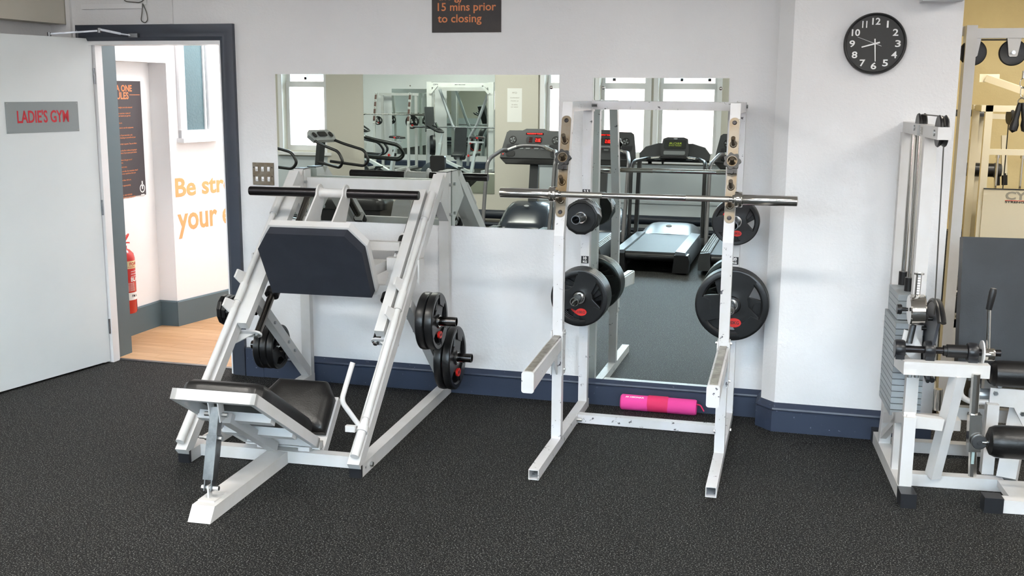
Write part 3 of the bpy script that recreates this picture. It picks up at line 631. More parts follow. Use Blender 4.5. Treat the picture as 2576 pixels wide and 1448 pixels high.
# ------------------------------------------------------------------ squat rack
RK0 = Vector((-.7595, -1.355, 0)); RKR = R(.5)
rk = thing('squat_rack', 'chipped white squat stand with worn nickel uprights in front of tall mirror', 'squat rack', tuple(RK0), RKR)
RKM = WM[rk.name]
XL, XR = -.4175, .4175
def side(x):
    fr = 'foot_tube'
    # hollow-ended foot
    bm = nb(); w_ = .05
    out = [(-w_/2, 0), (w_/2, 0), (w_/2, w_), (-w_/2, w_)]; i_ = .0035; inn = [(-w_/2+i_, i_), (w_/2-i_, i_), (w_/2-i_, w_-i_), (-w_/2+i_, w_-i_)]
    A = [bm.verts.new((x+a, 0, b)) for a, b in out]; B = [bm.verts.new((x+a, 0, b)) for a, b in inn]; Cc = [bm.verts.new((x+a, .25, b)) for a, b in inn]; E = [bm.verts.new((x+a, 1.285, b)) for a, b in out]
    for k in range(4):
        j = (k+1) % 4; bm.faces.new((A[k], A[j], B[j], B[k])); bm.faces.new((B[k], B[j], Cc[j], Cc[k])); bm.faces.new((A[k], A[j], E[j], E[k]))
    bm.faces.new(E); bm.faces.new(Cc)
    part('foot_tube', bm, chipped, rk, smooth=0)
    bm = nb(); yb = .517; yt = .692
    pts = [(yb-.025, .05), (yb+.025, .05), (yb+.025, 1.10), (yt+.025, 1.772), (yt-.027, 1.772), (yb-.025, 1.11)]
    prism(bm, pts, (x-.025, 0, 0), (0, 1, 0), (0, 0, 1), (.05, 0, 0)); part('front_upright', bm, chipped, rk, smooth=0, bevel=.003)
    part('rear_upright', beam(nb(), (x, 1.235, .05), (x, 1.235, 1.772), .05, .05), chipped, rk, smooth=0, bevel=.003)
    part('top_arm', boxes([((x-.0245, yt+.02, 1.723), (x+.0245, 1.262, 1.7725))]), chipped, rk, smooth=0, bevel=.003)
    # nickel face plate on the leaning upright
    d = Vector((0, yt-yb, 1.772-1.105)).normalized(); nrm = Vector((0, -d.z, d.y))
    def UP(z, off=0): s = (z-1.105)/d.z; p = Vector((x, yb-.0255, 1.105))+d*s+nrm*off; return p
    c = UP(1.452); L = (1.702-1.202)/d.z
    bm = nb(); prism(bm, rrect(.048, L, .022), c, (1, 0, 0), d, nrm*.006); fp = part('face_plate', bm, nickel, rk, bevel=.0012)
    bm = nb()
    for z in (1.678, 1.226): p = UP(z, .006); lathe(bm, [(0, .004), (.005, .004), (.009, .0035), (.011, 0)], p, nrm, 18)
    part('plate_bolt', bm, horn, fp)
    for z in (1.575, 1.478, 1.372, 1.283):
        p = UP(z, .006); bm = nb(); cyl(bm, p, p+nrm*.052+d*.020, .0105, seg=18); lathe(bm, [(.0105, 0), (.018, 0), (.014, .006), (.0105, .007)], p, nrm, 18); part('peg', bm, nickel, rk)
    # safety arm
    za, ya = .592, yb-.025; yf = -.125; zf = .560
    bm = nb(); prism(bm, [(yf, zf), (ya, za), (ya, za-.062), (yf, zf-.085)], (x-.027, 0, 0), (0, 1, 0), (0, 0, 1), (.054, 0, 0))
    prism(bm, [(ya-.10, za-.08), (ya, za-.05), (ya, za-.20), (ya-.03, za-.17)], (x-.004, 0, 0), (0, 1, 0), (0, 0, 1), (.008, 0, 0)); sa = part('safety_arm', bm, chipped, rk, bevel=.002)
    bm = nb(); beam(bm, (x, yf, zf+.004), (x, ya, za+.004), .034, .006); part('wear_strip', bm, mat('bare_scuffed_steel', (170, 165, 156), .3, metal=.8, var=(20, (120, 112, 100))), sa)
    bm = nb(); prism(bm, rrect(.058, .10, .012), (x, yf-.012, zf-.045), (1, 0, 0), (0, 0, 1), (0, .012, 0)); part('end_stop', bm, chipped, sa, bevel=.0015)
    sgn = 1 if x < 0 else -1
    bm = nb(); box(bm, (x-.031, yb-.04, za-.20), (x-.0255, yb+.035, za+.03)); box(bm, (x+.0255, yb-.04, za-.20), (x+.031, yb+.035, za+.03)); br = part('arm_bracket', bm, chipped, sa, bevel=.001)
    bm = nb()
    for z in (za+.015, za-.175): hexb(bm, (x-.04, yb, z), (x+.04, yb, z), .007)
    part('bracket_bolt', bm, zinc, rk)
    # storage pins
    for z, n in ((1.145, 0), (.695, 1)):
        bm = nb(); yy = 1.21; lathe(bm, [(.0245, 0), (.0245, .29), (.021, .29), (.021, .05), (0, .05)], (x, yy, z), (0, -1, -.01), 24); lathe(bm, [(.0245, 0), (.033, 0), (.033, .012), (.0245, .012)], (x, yy, z), (0, -1, 0), 24); part('storage_pin', bm, chrome if n else steel, rk)
    for z, s in ((1.262, ('2.5', '5')[x > 0]), (.883 if x < 0 else .915, ('10', '20')[x > 0])):
        bm = nb(); box(bm, (x-.021, 1.2075, z-.021), (x+.021, 1.2095, z+.021)); lb = part('size_label', bm, black_ink, rk)
        part('lettering', text_bm(s, plane_M((x, 1.2072, z+.001), (1, 0, 0)), h=.017, align='CENTER', bold=.03, ext=.0003), white_ink, lb, smooth=0)
        part('lettering', text_bm('KG', plane_M((x, 1.2072, z-.017), (1, 0, 0)), h=.013, align='CENTER', bold=.03, ext=.0003), white_ink, lb, smooth=0)
side(XL); side(XR)
part('top_crossbar', boxes([((XL+.028, 1.212, 1.7265), (XR-.028, 1.26, 1.7725))]), chipped, rk, smooth=0, bevel=.003)
part('bottom_crossbar', boxes([((XL+.028, .935, .004), (XR-.028, .985, .052))]), chipped, rk, smooth=0, bevel=.003)
for x, s in ((XL+.026, 1), (XR-.026, -1)):
    part('end_flange', boxes([((x-.003, .925, .0), (x+.003, .995, .058)), ((x-.003, 1.20, 1.715), (x+.003, 1.268, 1.778))]), chipped, rk)
    bm = nb()
    for y, z in ((.925, .028), (1.20, 1.75)): hexb(bm, (x, y-.008, z), (x+s*.03, y-.008, z), .009); hexb(bm, (x-s*.06, y+.03, z), (x-s*.052, y+.03, z), .011)
    part('crossbar_bolt', bm, zinc, rk)
def on_rack(x, y, z): return tuple(RKM @ Vector((x, y, z)))
YP = 1.195
p10 = trigrip('weight_plate', '10 kg black rubber plate, front one on lower left rack pin', .163, .027, '10KG', 'ten kilogram plates on lower left pin of the rack')
p10.location = on_rack(XL, YP-.014-.029*4, .689); p10.rotation_euler = (0, 0, RKR)
names = ['second', 'third', 'fourth', 'rearmost']
for k in range(4): q = dup(p10, on_rack(XL, YP-.014-.029*(3-k), .689), RKR, '10 kg black rubber plate on lower left rack pin, %s from the front' % names[k] if k < 3 else '10 kg black rubber plate on lower left rack pin, rearmost next to upright'); q.rotation_euler = (0, (k*11+8)*.03, RKR)
p25 = poly_plate('weight_plate', 'small twelve-sided black plate, front one on upper left rack pin', .097, .025, 'small twelve-sided plates on upper left pin of the rack')
p25.location = on_rack(XL, YP-.013-.027*4, 1.139); p25.rotation_euler = (0, 0, RKR)
for k in range(4): q = dup(p25, on_rack(XL, YP-.013-.027*(3-k), 1.139), RKR, 'small twelve-sided black plate on upper left rack pin, %s' % ['second from the front', 'third from the front', 'fourth from the front', 'rearmost'][k]); q.rotation_euler = (0, .1*k+.06, RKR)
p20 = trigrip('weight_plate', '20 kg large black rubber plate with red badge, front plate of lower right rack pin', .199, .033, '20KG', 'twenty kilogram plates on lower right pin of the rack')
p20.location = on_rack(XR, YP-.017-.036*2, .689); p20.rotation_euler = (0, 0, RKR)
for k in range(2): q = dup(p20, on_rack(XR, YP-.017-.036*(1-k), .689), RKR, '20 kg large black rubber plate on lower right rack pin, %s' % ('middle of the three' if not k else 'rearmost of the three')); q.rotation_euler = (0, -.55+.3*k, RKR)
p5 = trigrip('weight_plate', '5 kg black rubber plate, front plate of upper right rack pin', .127, .025, '5KG', 'five kilogram plates on upper right pin of the rack')
p5.location = on_rack(XR, YP-.013-.027*2, 1.139); p5.rotation_euler = (0, 0, RKR)
for k in range(2): q = dup(p5, on_rack(XR, YP-.013-.027*(1-k), 1.139), RKR, '5 kg black rubber plate on upper right rack pin, %s' % ('middle of the three' if not k else 'rearmost of the three')); q.rotation_euler = (0, 2.4+.3*k, RKR)
# barbell on the lowest pegs
A, B = Vector((-1.478, -.899, 1.3215)), Vector((-.031, -.899, 1.3245)); dv = (B-A).normalized(); LB = (B-A).length
bb = thing('barbell', 'short chrome barbell resting empty on the lowest rack pegs', 'barbell', tuple((A+B)/2))
bm = nb(); cyl(bm, A+dv*.28, B-dv*.28, .0140, seg=24); part('bar_shaft', bm, chrome, bb, world=True)
kn = mat('knurled_steel', (170, 168, 162), .42, metal=1, bump=(900, .6, .0006))
for s0, s1 in ((.315, .52), (LB-.52, LB-.315)): bm = nb(); cyl(bm, A+dv*s0, A+dv*s1, .0147, seg=24); part('knurled_grip', bm, kn, bb, world=True)
for s, e in ((A, 1), (B, -1)):
    bm = nb(); lathe(bm, [(0, .004), (.019, .004), (.021, 0), (.0245, .002), (.025, .006), (.025, .255), (.0245, .256)], s, dv*e, 32); part('sleeve', bm, chrome, bb, world=True)
    bm = nb(); lathe(bm, [(.0, .254), (.035, .254), (.0375, .258), (.0375, .285), (.035, .289), (.022, .289), (.020, .300), (0, .300)], s, dv*e, 32); part('collar', bm, chrome, bb, world=True)
# lock collars hanging on the pegs
def lock_collar(x, label, z=1.490):
    d = Vector((0, .175, .667)).normalized(); nrm = Vector((0, -d.z, d.y)); p = Vector((x, .517-.0255, 1.105))+d*((z-1.105)/d.z)+nrm*.026
    t = thing('lock_collar', label, 'bar collar', tuple(RKM @ p), RKR, 'lock collars hanging on the rack pegs'); WMi = WM[t.name]
    t_inv = RKM
    c = Vector((0, 0, 0)); bm = nb(); n = 48; rings = []
    for rr, dep in ((.024, -.012), (.024, .012), (.036, .012), (.036, -.012)):
        ring = []
        for k in range(n):
            a = 2*math.pi*k/n; r_ = rr if rr < .03 else .0385+.0045*math.cos(7*a)
            ring.append(bm.verts.new(c+Vector((1, 0, 0))*r_*math.cos(a)+d*r_*math.sin(a)+nrm*dep))
        rings.append(ring)
    for i in range(4):
        A_, B_ = rings[i], rings[(i+1) % 4]
        for k in range(n): bm.faces.new((A_[k], A_[(k+1) % n], B_[(k+1) % n], B_[k]))
    part('grip_ring', bm, plastic, t, bevel=.0015)
    bm = nb(); lathe(bm, [(.022, -.010), (.025, -.010), (.025, .0135), (.022, .0135), (.022, -.010)], c, nrm, 32); part('liner', bm, nickel, t)
    bm = nb(); q = c-d*.048; beam(bm, q-Vector((.022, 0, 0)), q+Vector((.024, 0, 0)), .024, .016, tuple(nrm)); cyl(bm, q-nrm*.014-d*.005, q+nrm*.016-d*.005, .010); part('clamp_lever', bm, plastic, t, bevel=.002)
    bm = nb(); beam(bm, q+nrm*.0125-Vector((.004, 0, 0)), q+nrm*.0125+Vector((.008, 0, 0)), .004, .002, tuple(nrm)); part('red_mark', bm, red, t)
    return t
lock_collar(XL, 'black star-shaped lock collar hanging on left upright of the squat rack')
lock_collar(XR, 'black star-shaped lock collar hanging on right upright of the squat rack')
# pink bar pad on the floor
rl = thing('barbell_pad', 'bright pink foam barbell pad lying against the skirting under mirror', 'bar pad', (-.752, -.078, 0), R(-.2))
bm = nb(); r_ = .0455; lathe(bm, [(.016, -.206), (.038, -.220), (r_, -.212), (r_, -.06)], (0, 0, r_), (1, 0, 0), 32)
part('foam_sleeve', bm, pink, rl); bm = nb(); lathe(bm, [(r_, .055), (r_, .208), (.041, .218), (.016, .212), (.014, .208)], (0, 0, r_), (1, 0, 0), 32); part('foam_sleeve', bm, pink, rl)
bm = nb(); lathe(bm, [(r_, -.062), (.0475, -.055), (.0475, .05), (r_, .057)], (0, 0, .0478), (1, 0, 0), 32); part('fastening_strap', bm, pinkd, rl)
b = text_bm('AMONAX', Matrix(), w=.083, h=.0115, bold=.02, ext=.0002); b2 = nb()
for v in b.verts: a = R(52)-v.co.y/r_; v.co = Vector((-.165+v.co.x, -(r_+.0005+v.co.z)*math.cos(R(52)+v.co.y/r_), r_+(r_+.0005)*math.sin(R(52)+v.co.y/r_)))
part('lettering', b, white_ink, rl, smooth=0)
for k in range(3):
    s = (-.190+.0065*k); pts = [(s, 0), (s+.004, 0), (s+.0085, .009), (s+.0055, .0115)]; b = nb(); vs = [b.verts.new((x, -(r_+.0006)*math.cos(R(52)+y/r_), r_+(r_+.0006)*math.sin(R(52)+y/r_))) for x, y in pts]; b.faces.new(vs)
    part('emblem', b, white_ink, rl, smooth=0)
bm = nb(); tube(bm, fillet([(.215, 0, .065), (.24, .0, .062), (.262, -.012, .030)], .01), .004, 8); part('cord', bm, pinkd, rl)

# ------------------------------------------------------------------ leg press
LP0 = Vector((-2.45, -1.58, 0)); LPR = R(2.3)
lp = thing('leg_press', 'white incline leg press with black seat, dark footplate and plate pegs', 'leg press', tuple(LP0), LPR)
LPM = WM[lp.name]
W = .45
sl = Vector((0, math.cos(R(41.6)), math.sin(R(41.6)))); sn = Vector((0, -sl.z, sl.y))       # up the slope / out of the slope
rail0 = Vector((0, .146, .162))+sn*.03                                                   # centre line through lower edge + half tube
def RP(x, z, off=0): s = (z-rail0.z)/sl.z; return Vector((x, rail0.y, rail0.z))+sl*s+sn*off
for sx in (-1, 1):
    x = sx*W
    part('base_tube', boxes([((x-.03, .004, 0), (x+.03, 1.55, .062))]), powder, lp, smooth=0, bevel=.003)
    part('end_cap', boxes([((x-.0305, -.012, -.0), (x+.0305, .006, .0625))]), capm, lp, bevel=.003)
    part('incline_rail', beam(nb(), RP(x, .055), RP(x, 1.325), .06, .06), powder, lp, smooth=0, bevel=.003)
    part('rear_post', boxes([((x-.03, 1.495, .06), (x+.03, 1.545, 1.352))]), powder, lp, smooth=0, bevel=.003)
    part('top_cap', boxes([((x-.031, 1.46, 1.350), (x+.031, 1.546, 1.3565))]), capm, lp, bevel=.002)
    bm = nb(); prism(bm, [(1.34, 1.19), (1.545, 1.02), (1.545, 1.352), (1.455, 1.352)], (x-.0295, 0, 0), (0, 1, 0), (0, 0, 1), (.059, 0, 0)); part('gusset', bm, powder, lp, smooth=0)
    # stop rod with thick sleeves and tabs
    xo = x+sx*.006; off = .052
    bm = nb(); cyl(bm, RP(xo, .085, off), RP(xo, 1.20, off), .0155, seg=18)
    for z0, z1 in ((.075, .205), (.46, .54) if False else (.655, .735), (1.08, 1.21)): cyl(bm, RP(xo, z0, off), RP(xo, z1, off), .0215, seg=18)
    cyl(bm, RP(xo, .215, off), RP(xo, .62, off), .0185, seg=18)
    part('stop_rod', bm, powder, lp)
    for z in (.625, .755):
        p = RP(xo, z, off+.012); bm = nb(); xx = -1
        prism(bm, [(-.045, 0), (.045, 0), (.045, .012), (-.045, .012)], p+Vector((-.005, 0, 0)), sl, Vector((-.55, 0, 0))*1+sn*.0, Vector((-.02, 0, 0))+sn*.055) if False else prism(bm, [(-.035, 0), (.042, 0), (.030, .05), (-.025, .05)], p+Vector((-.02, 0, 0)), sl, (sn*.85+Vector((-.5, 0, 0))).normalized(), Vector((.010, 0, 0)))
        part('stop_tab', bm, powder, lp, bevel=.002)
    # inner guide bar and round guide rod
    xi = sx*.385
    part('guide_bar', beam(nb(), RP(xi, .565, .022), RP(xi, 1.232, .022), .052, .05), powder, lp, smooth=0, bevel=.004)
    xg = sx*.338
    bm = nb(); cyl(bm, (xg, .615, .53), (xg, 1.345, 1.215), .0205, seg=24); part('guide_rod', bm, mat('dark_chrome', (120, 116, 112), .16, metal=1), lp)
    bm = nb(); gd = Vector((0, .73, .685)).normalized(); gu = Vector((0, -gd.z, gd.y)); c = Vector((xg, .612, .527))
    prism(bm, [(.09 if False else .0, -.028), (sx*.12, -.028), (sx*.12, .028), (0, .028), (-sx*.02, .018), (-sx*.026, 0), (-sx*.02, -.018)] if sx > 0 else [(0, .028), (sx*.12, .028), (sx*.12, -.028), (0, -.028), (.02, -.018), (.026, 0), (.02, .018)], c-gd*.01, (1, 0, 0), gu, gd*.010); rb = part('rod_bracket', bm, powder, lp, bevel=.002)
    bm = nb(); prism(bm, [(0, 0), (sx*.09, 0), (sx*.09, -.07)], c+Vector((sx*.02, 0, 0))-gd*.008, (1, 0, 0), gd, gu*.006); part('web', bm, powder, rb)
    bm = nb(); hexb(bm, c-gd*.010, c-gd*.026, .0125); lathe(bm, [(.018, -.010), (.018, -.014), (0, -.014)], c, gd, 18); part('bracket_bolt', bm, zinc, lp)
    bm = nb(); prism(bm, [(0, -.028), (sx*.09, -.028), (sx*.09, .028), (0, .028)], Vector((xg, 1.345, 1.215)), (1, 0, 0), gu, gd*.008); part('rod_bracket', bm, powder, lp)
    # rear brace with bolts and plate pegs
    bm = nb(); beam(bm, (x, .79, .70), (x, 1.52, .055), .05, .055); part('rear_brace', bm, powder, lp, smooth=0, bevel=.002)
    bm = nb()
    for y, z in ((.90, .595), (1.01, .50), (1.19, .345), (1.27, .275)): hexb(bm, (x-.036, y-.005, z), (x+.036, y-.005, z), .010)
    part('brace_bolt', bm, zinc, lp)
    for (y, z, xe) in ((.885, .59, .70), (1.245, .30, .69)):
        bm = nb(); lathe(bm, [(.0255, 0), (.0255, xe-.475), (.0215, xe-.475), (.0215, .1), (0, .1)], (sx*.475, y, z), (sx, 0, 0), 28); part('plate_peg', bm, mat('blackened_chrome', (96, 94, 94), .2, metal=1), lp)
    bm = nb()
    for z in (.045,): hexb(bm, (x+sx*.03, .115, .03), (x+sx*.045, .115, .03), .012); cyl(bm, (x+sx*.0301, .05, .035), (x+sx*.0308, .05, .035), .006, seg=10)
    part('frame_bolt', bm, zinc, lp)
    bm = nb()
    for z in (1.275, 1.10): hexb(bm, (x+sx*.03, 1.515, z), (x+sx*.043, 1.515, z), .010); hexb(bm, (x-sx*.03, 1.47, z), (x-sx*.045, 1.47, z), .010)
    part('frame_bolt', bm, zinc, lp)
part('top_beam', boxes([((-W+.03, 1.492, 1.225), (W-.03, 1.544, 1.300))]), powder, lp, smooth=0, bevel=.003)
part('flange_plate', boxes([((-W+.03, 1.465, 1.19), (-W+.037, 1.55, 1.345)), ((W-.037, 1.465, 1.19), (W-.03, 1.55, 1.345))]), powder, lp)
part('cross_beam', boxes([((-W+.03, .10, .004), (W-.03, .158, .064))]), powder, lp, smooth=0, bevel=.003)
bm = nb(); prism(bm, [(-.685, 0), (.10, 0), (.10, .062), (-.640, .062)], (-.053, 0, 0), (0, 1, 0), (0, 0, 1), (.106, 0, 0)); part('foot_beam', bm, powder, lp, smooth=0, bevel=.004)
bm = nb(); box(bm, (-.048, -.60, .062), (.03, -.49, .069)); box(bm, (-.012-.004, -.575, .069), (-.012+.004, -.545, .125)); part('strut_mount', bm, powder, lp, bevel=.002)
# telescopic steel strut up to the seat frame
T0, T1 = Vector((-.012, -.56, .112)), Vector((-.012, -.465, .445)); td = (T1-T0).normalized()
bm = nb(); beam(bm, T0+td*.035, T0+td*.232, .048, .048, (0, 1, 0)); part('strut_sleeve', bm, steel, lp, smooth=0, bevel=.003)
bm = nb(); beam(bm, T0+td*.14, T1+td*.005, .040, .040, (0, 1, 0)); part('strut_inner', bm, steel, lp, smooth=0, bevel=.003)
bm = nb()
for s in (-1, 1): beam(bm, T0-td*.014+Vector((s*.016, 0, 0)), T0+td*.05+Vector((s*.016, 0, 0)), .005, .038, (0, 1, 0))
part('strut_fork', bm, steel, lp)
bm = nb(); hexb(bm, T0+Vector((-.036, 0, 0)), T0+Vector((.045, 0, 0)), .011); hexb(bm, T0+td*.215+Vector((-.07, 0, 0)), T0+td*.215+Vector((.035, 0, 0)), .007); hexb(bm, T0+td*.215+Vector((-.042, 0, 0)), T0+td*.215+Vector((-.025, 0, 0)), .012); hexb(bm, T0+td*.215+Vector((.024, 0, 0)), T0+td*.215+Vector((.04, 0, 0)), .012); hexb(bm, T1-td*.028+Vector((-.055, 0, 0)), T1-td*.028+Vector((.055, 0, 0)), .010); part('strut_bolt', bm, zinc, lp)
# back frame: slopes down from the head end
HB = Vector((0, -.505, .535)); LB2 = Vector((0, .165, .122)); bd = (LB2-HB).normalized(); bn = Vector((0, -bd.z, bd.y)); 
if bn.z < 0: bn = -bn
L2 = (LB2-HB).length; hw_ = .20
bm = nb()
for s in (-1, 1): beam(bm, HB+Vector((s*(hw_-.0125), 0, 0))-bn*.025, LB2+Vector((s*(hw_-.0125), 0, 0))-bn*.025, .025, .05, tuple(bn))
beam(bm, HB+Vector((-hw_, 0, 0))-bn*.025+bd*.0125, HB+Vector((hw_, 0, 0))-bn*.025+bd*.0125, .025, .05, tuple(bn)); beam(bm, LB2+Vector((-hw_, 0, 0))-bn*.025-bd*.0125, LB2+Vector((hw_, 0, 0))-bn*.025-bd*.0125, .025, .05, tuple(bn))
for t_ in (.26, .52): beam(bm, HB+bd*t_*1.0+Vector((-hw_+.02, 0, 0))-bn*.05, HB+bd*t_+Vector((hw_-.02, 0, 0))-bn*.05, .05, .04, tuple(bn))
beam(bm, HB+bd*.20+Vector((-.02, 0, 0))-bn*.07, LB2-bd*.04+Vector((-.02, 0, 0))-bn*.07, .05, .045, tuple(bn))
part('back_frame', bm, powder, lp, smooth=0, bevel=.002)
bm = nb()
for s in (-.034, .012): beam(bm, T1+Vector((s, .0, -.055))+Vector((.012-.0, 0, 0)), T1+Vector((s+.012, -.02, .06)), .006, .045, (0, 1, 0))
part('pivot_lug', bm, powder, lp, bevel=.002)
bm = nb(); M = chamf(.385, .68, .03); cushion(bm, [(x_, y_+.36) for x_, y_ in chamf(.385, .66, .03)], HB+bd*.02, (1, 0, 0), bd, -.072 if (Vector((1, 0, 0)).cross(bd)).dot(bn) < 0 else .072, .03); part('back_pad', bm, blackpad, lp, smooth=60)
# seat pad rising away from the back pad
S0 = Vector((0, .262, .105)); sd = Vector((0, .30, .31)).normalized(); snn = Vector((1, 0, 0)).cross(sd)
bm = nb(); hs = .19; pts = [(-hs, 0), (hs, 0), (hs, .20), (hs-.055, .285), (-hs+.055, .285), (-hs, .20)]
fl = -1 if snn.y > 0 else 1
cushion(bm, pts, S0-snn*.0, (1, 0, 0), sd, .068*fl, .03); part('seat_pad', bm, blackpad, lp, smooth=60)
bm = nb(); back = -snn*fl
for s in (-1, 1): beam(bm, S0+Vector((s*.175, 0, 0))+back*.026-sd*.14, S0+Vector((s*.175, 0, 0))+back*.026+sd*.22, .05, .05, tuple(back))
prism(bm, [(-.19, -.02), (.19, -.02), (.19, .20), (.13, .28), (-.13, .28), (-.19, .20)], S0+back*.012, (1, 0, 0), sd, back*-.010); part('seat_frame', bm, powder, lp, smooth=0, bevel=.002)
bm = nb(); box(bm, (-.20, .155, .066), (.20, .20, .10)); box(bm, (-.12, .12, .064), (-.06, .16, .085)); box(bm, (.10, .12, .064), (.16, .16, .085)); beam(bm, (-.18, .15, .03), (-.18, .30, .12), .03, .04)
part('pivot_bracket', bm, powder, lp, bevel=.002)
bm = nb(); 
for xx in (-.09, -.03, .12): hexb(bm, (xx-.015, .13, .085), (xx+.015, .13, .085), .009)
part('pivot_bolt', bm, zinc, lp)
# release handle on the right rail
hx = W-.02
bm = nb(); P0 = RP(hx, .19, .055); pts = fillet([P0, P0+Vector((-.07, -.04, .125)), P0+Vector((-.035, .03, .30))], .03); tube(bm, pts, .0125, 14); part('release_lever', bm, powder, lp)
bm = nb(); lathe(bm, [(.0185, 0), (.028, 0), (.028, .03), (.0185, .03)], RP(W+.006, .165, .052), sl, 20); box(bm, tuple(RP(hx-.055, .165, .05)-Vector((0, .012, .0))), tuple(RP(hx-.005, .165, .05)+Vector((0, .012, .03)))); part('lever_collar', bm, powder, lp)
# footplate and carriage
FPd = Vector((0, -.20, .35)).normalized(); FPn = Vector((0, -FPd.z, FPd.y)); 
if FPn.y > 0: FPn = -FPn
FPn = Vector((0, -FPd.z, -abs(FPd.y))); FPb = Vector((0, .70, .737)); hfp = .405
poly = [(-.285, 0), (.285, 0), (.290, hfp*.74), (.215, hfp), (-.215, hfp), (-.290, hfp*.74)]
poly2 = [(-.293, -.008), (.293, -.008), (.300, hfp*.75), (.222, hfp+.012), (-.222, hfp+.012), (-.300, hfp*.75)]
bm = nb(); prism(bm, poly, FPb, (1, 0, 0), FPd, -FPn*.058); part('footplate_pad', bm, rubberpad, lp, smooth=0, bevel=.003)
bm = nb(); prism(bm, poly2, FPb-FPn*.058, (1, 0, 0), FPd, -FPn*.045); part('footplate_frame', bm, powder, lp, smooth=0, bevel=.004)
bk = -FPn
bm = nb()
c0 = FPb+bk*.10
for zz_, xx_ in ((.90, .40), (.735, .345)):
    pass
for s in (-1, 1):
    gx = s*.338
    def GP(z): t_ = (z-.53)/.685; return Vector((gx, .615+.73*t_, z))
    for z in (.715, .985): 
        bm2 = nb(); p = GP(z); lathe(bm2, [(.022, -.02), (.040, -.02), (.040, .02), (.022, .02), (.022, -.02)], p, gd, 24); part('slide_bushing', bm2, plastic, lp)
    part('carriage_tube', beam(nb(), (gx-s*.005, GP(.74).y+.02, .755), (gx-s*.005, GP(1.0).y+.02, 1.015), .05, .05), powder, lp, smooth=0, bevel=.003)
    part('carriage_hook', boxes([((min(s*.29, s*.48), .925, .842), (max(s*.29, s*.484), .972, .920))]), powder, lp, smooth=0, bevel=.004)
    part('hook_plate', boxes([((min(s*.482, s*.492), .88, .790), (max(s*.482, s*.492), .972, .920))]), powder, lp, smooth=0, bevel=.003)
part('carriage_crossbar', boxes([((-.345, .985, .950), (.345, 1.035, .997))]), powder, lp, smooth=0, bevel=.003)
part('carriage_crossbar', boxes([((-.345, .835, .728), (.345, .885, .780))]), powder, lp, smooth=0, bevel=.003)
part('carriage_spacer', boxes([((-.28, .77, .845), (.28, .985, .90))]), powder, lp, smooth=0, bevel=.003)
# weight horn carried by two fins above the footplate
HC = Vector((-.005, .90, 1.268))
for s in (-1, 1):
    bm = nb(); x0 = s*.076-.004; pr = [(.60, 1.08), (.80, 1.02), (.955, 1.20), (.962, 1.25), (.955, 1.285), (.935, 1.308), (.905, 1.316), (.875, 1.308), (.855, 1.285), (.846, 1.255)]
    pr = [(.63, 1.085), (.83, 1.03), (.945, 1.22), (.952, 1.262), (.945, 1.29), (.925, 1.31), (.90, 1.317), (.874, 1.309), (.855, 1.29), (.846, 1.262)]
    prism(bm, pr, (x0-.005, 0, 0), (0, 1, 0), (0, 0, 1), (.009, 0, 0)); part('horn_fin', bm, powder, lp, bevel=.002)
    bm = nb(); cyl(bm, HC+Vector((s*.081, 0, 0)), HC+Vector((s*.488, 0, 0)), .0252, seg=28); cyl(bm, HC+Vector((s*.488, 0, 0)), HC+Vector((s*.492, 0, 0)), .023, seg=28); part('weight_horn', bm, horn, lp)
    bm = nb(); lathe(bm, [(.0255, .080), (.034, .080), (.0255, .088)], HC, (s, 0, 0), 24); part('weld_bead', bm, powder, lp)
bm = nb(); lathe(bm, [(.031, -.072), (.026, -.058), (.0245, 0), (.026, .058), (.031, .072)], HC, (1, 0, 0), 28); part('horn_tube', bm, powder, lp)
# plates on the leg press pegs
def on_lp(x, y, z): return tuple(LPM @ Vector((x, y, z)))
def lp_place(o, sx, xo, y, z, roll=0):
    o.location = on_lp(sx*xo, y, z); o.rotation_mode = 'XYZ'
    o.rotation_euler = (0, roll, LPR+(R(90) if sx > 0 else R(-90)))
a1 = trigrip('weight_plate', 'black rubber plate with faded badge, outer one on upper right leg press peg', .158, .046, '10KG', 'pair of plates on upper right peg of the leg press'); lp_place(a1, 1, .583, .885, .588, .05)
a2 = dup(a1, None, None, 'black rubber plate, inner one of pair on upper right leg press peg'); lp_place(a2, 1, .533, .885, .588, 1.9)
a3 = trigrip('weight_plate', 'large black rubber plate with red badge, outer one on lower right leg press peg', .186, .046, '20KG', 'pair of plates on lower right peg of the leg press'); lp_place(a3, 1, .583, 1.245, .297, .0)
a4 = dup(a3, None, None, 'large black rubber plate, inner one of pair on lower right leg press peg'); lp_place(a4, 1, .533, 1.245, .297, 1.2)
a5 = poly_plate('weight_plate', 'small twelve-sided black plate, outermost on upper left leg press peg', .087, .026, 'small twelve-sided plates on upper left peg of the leg press'); lp_place(a5, -1, .668, .885, .588, .05)
for k in range(4): q = dup(a5, None, None, 'small twelve-sided black plate on upper left leg press peg, %s' % ['second from the outside', 'third from the outside', 'fourth from the outside', 'innermost'][k]); lp_place(q, -1, .640-.028*k, .885, .588, .1+.13*k)
a6 = trigrip('weight_plate', 'black rubber plate, outermost on lower left leg press peg', .135, .040, '5KG', 'plates on lower left peg of the leg press'); lp_place(a6, -1, .605, 1.245, .297, .3)
for k in range(2): q = dup(a6, None, None, 'black rubber plate, %s on lower left leg press peg' % ['middle one', 'innermost'][k]); lp_place(q, -1, .562-.043*k, 1.245, .297, .9+.8*k)

# ------------------------------------------------------------------ pixel-to-place helper: a point of the photograph at a known plane of a machine's own frame
def AT(px, py, T=None, ax=1, val=0.0):
    d = a_*((px-1288)/F)-b_*((py-724)/F)+f_; o = Vector((0, -D, H))
    if T is not None: Mi = T.inverted(); o = Mi @ o; d = Mi.to_3x3() @ d
    t = (val-o[ax])/d[ax]; return o+d*t
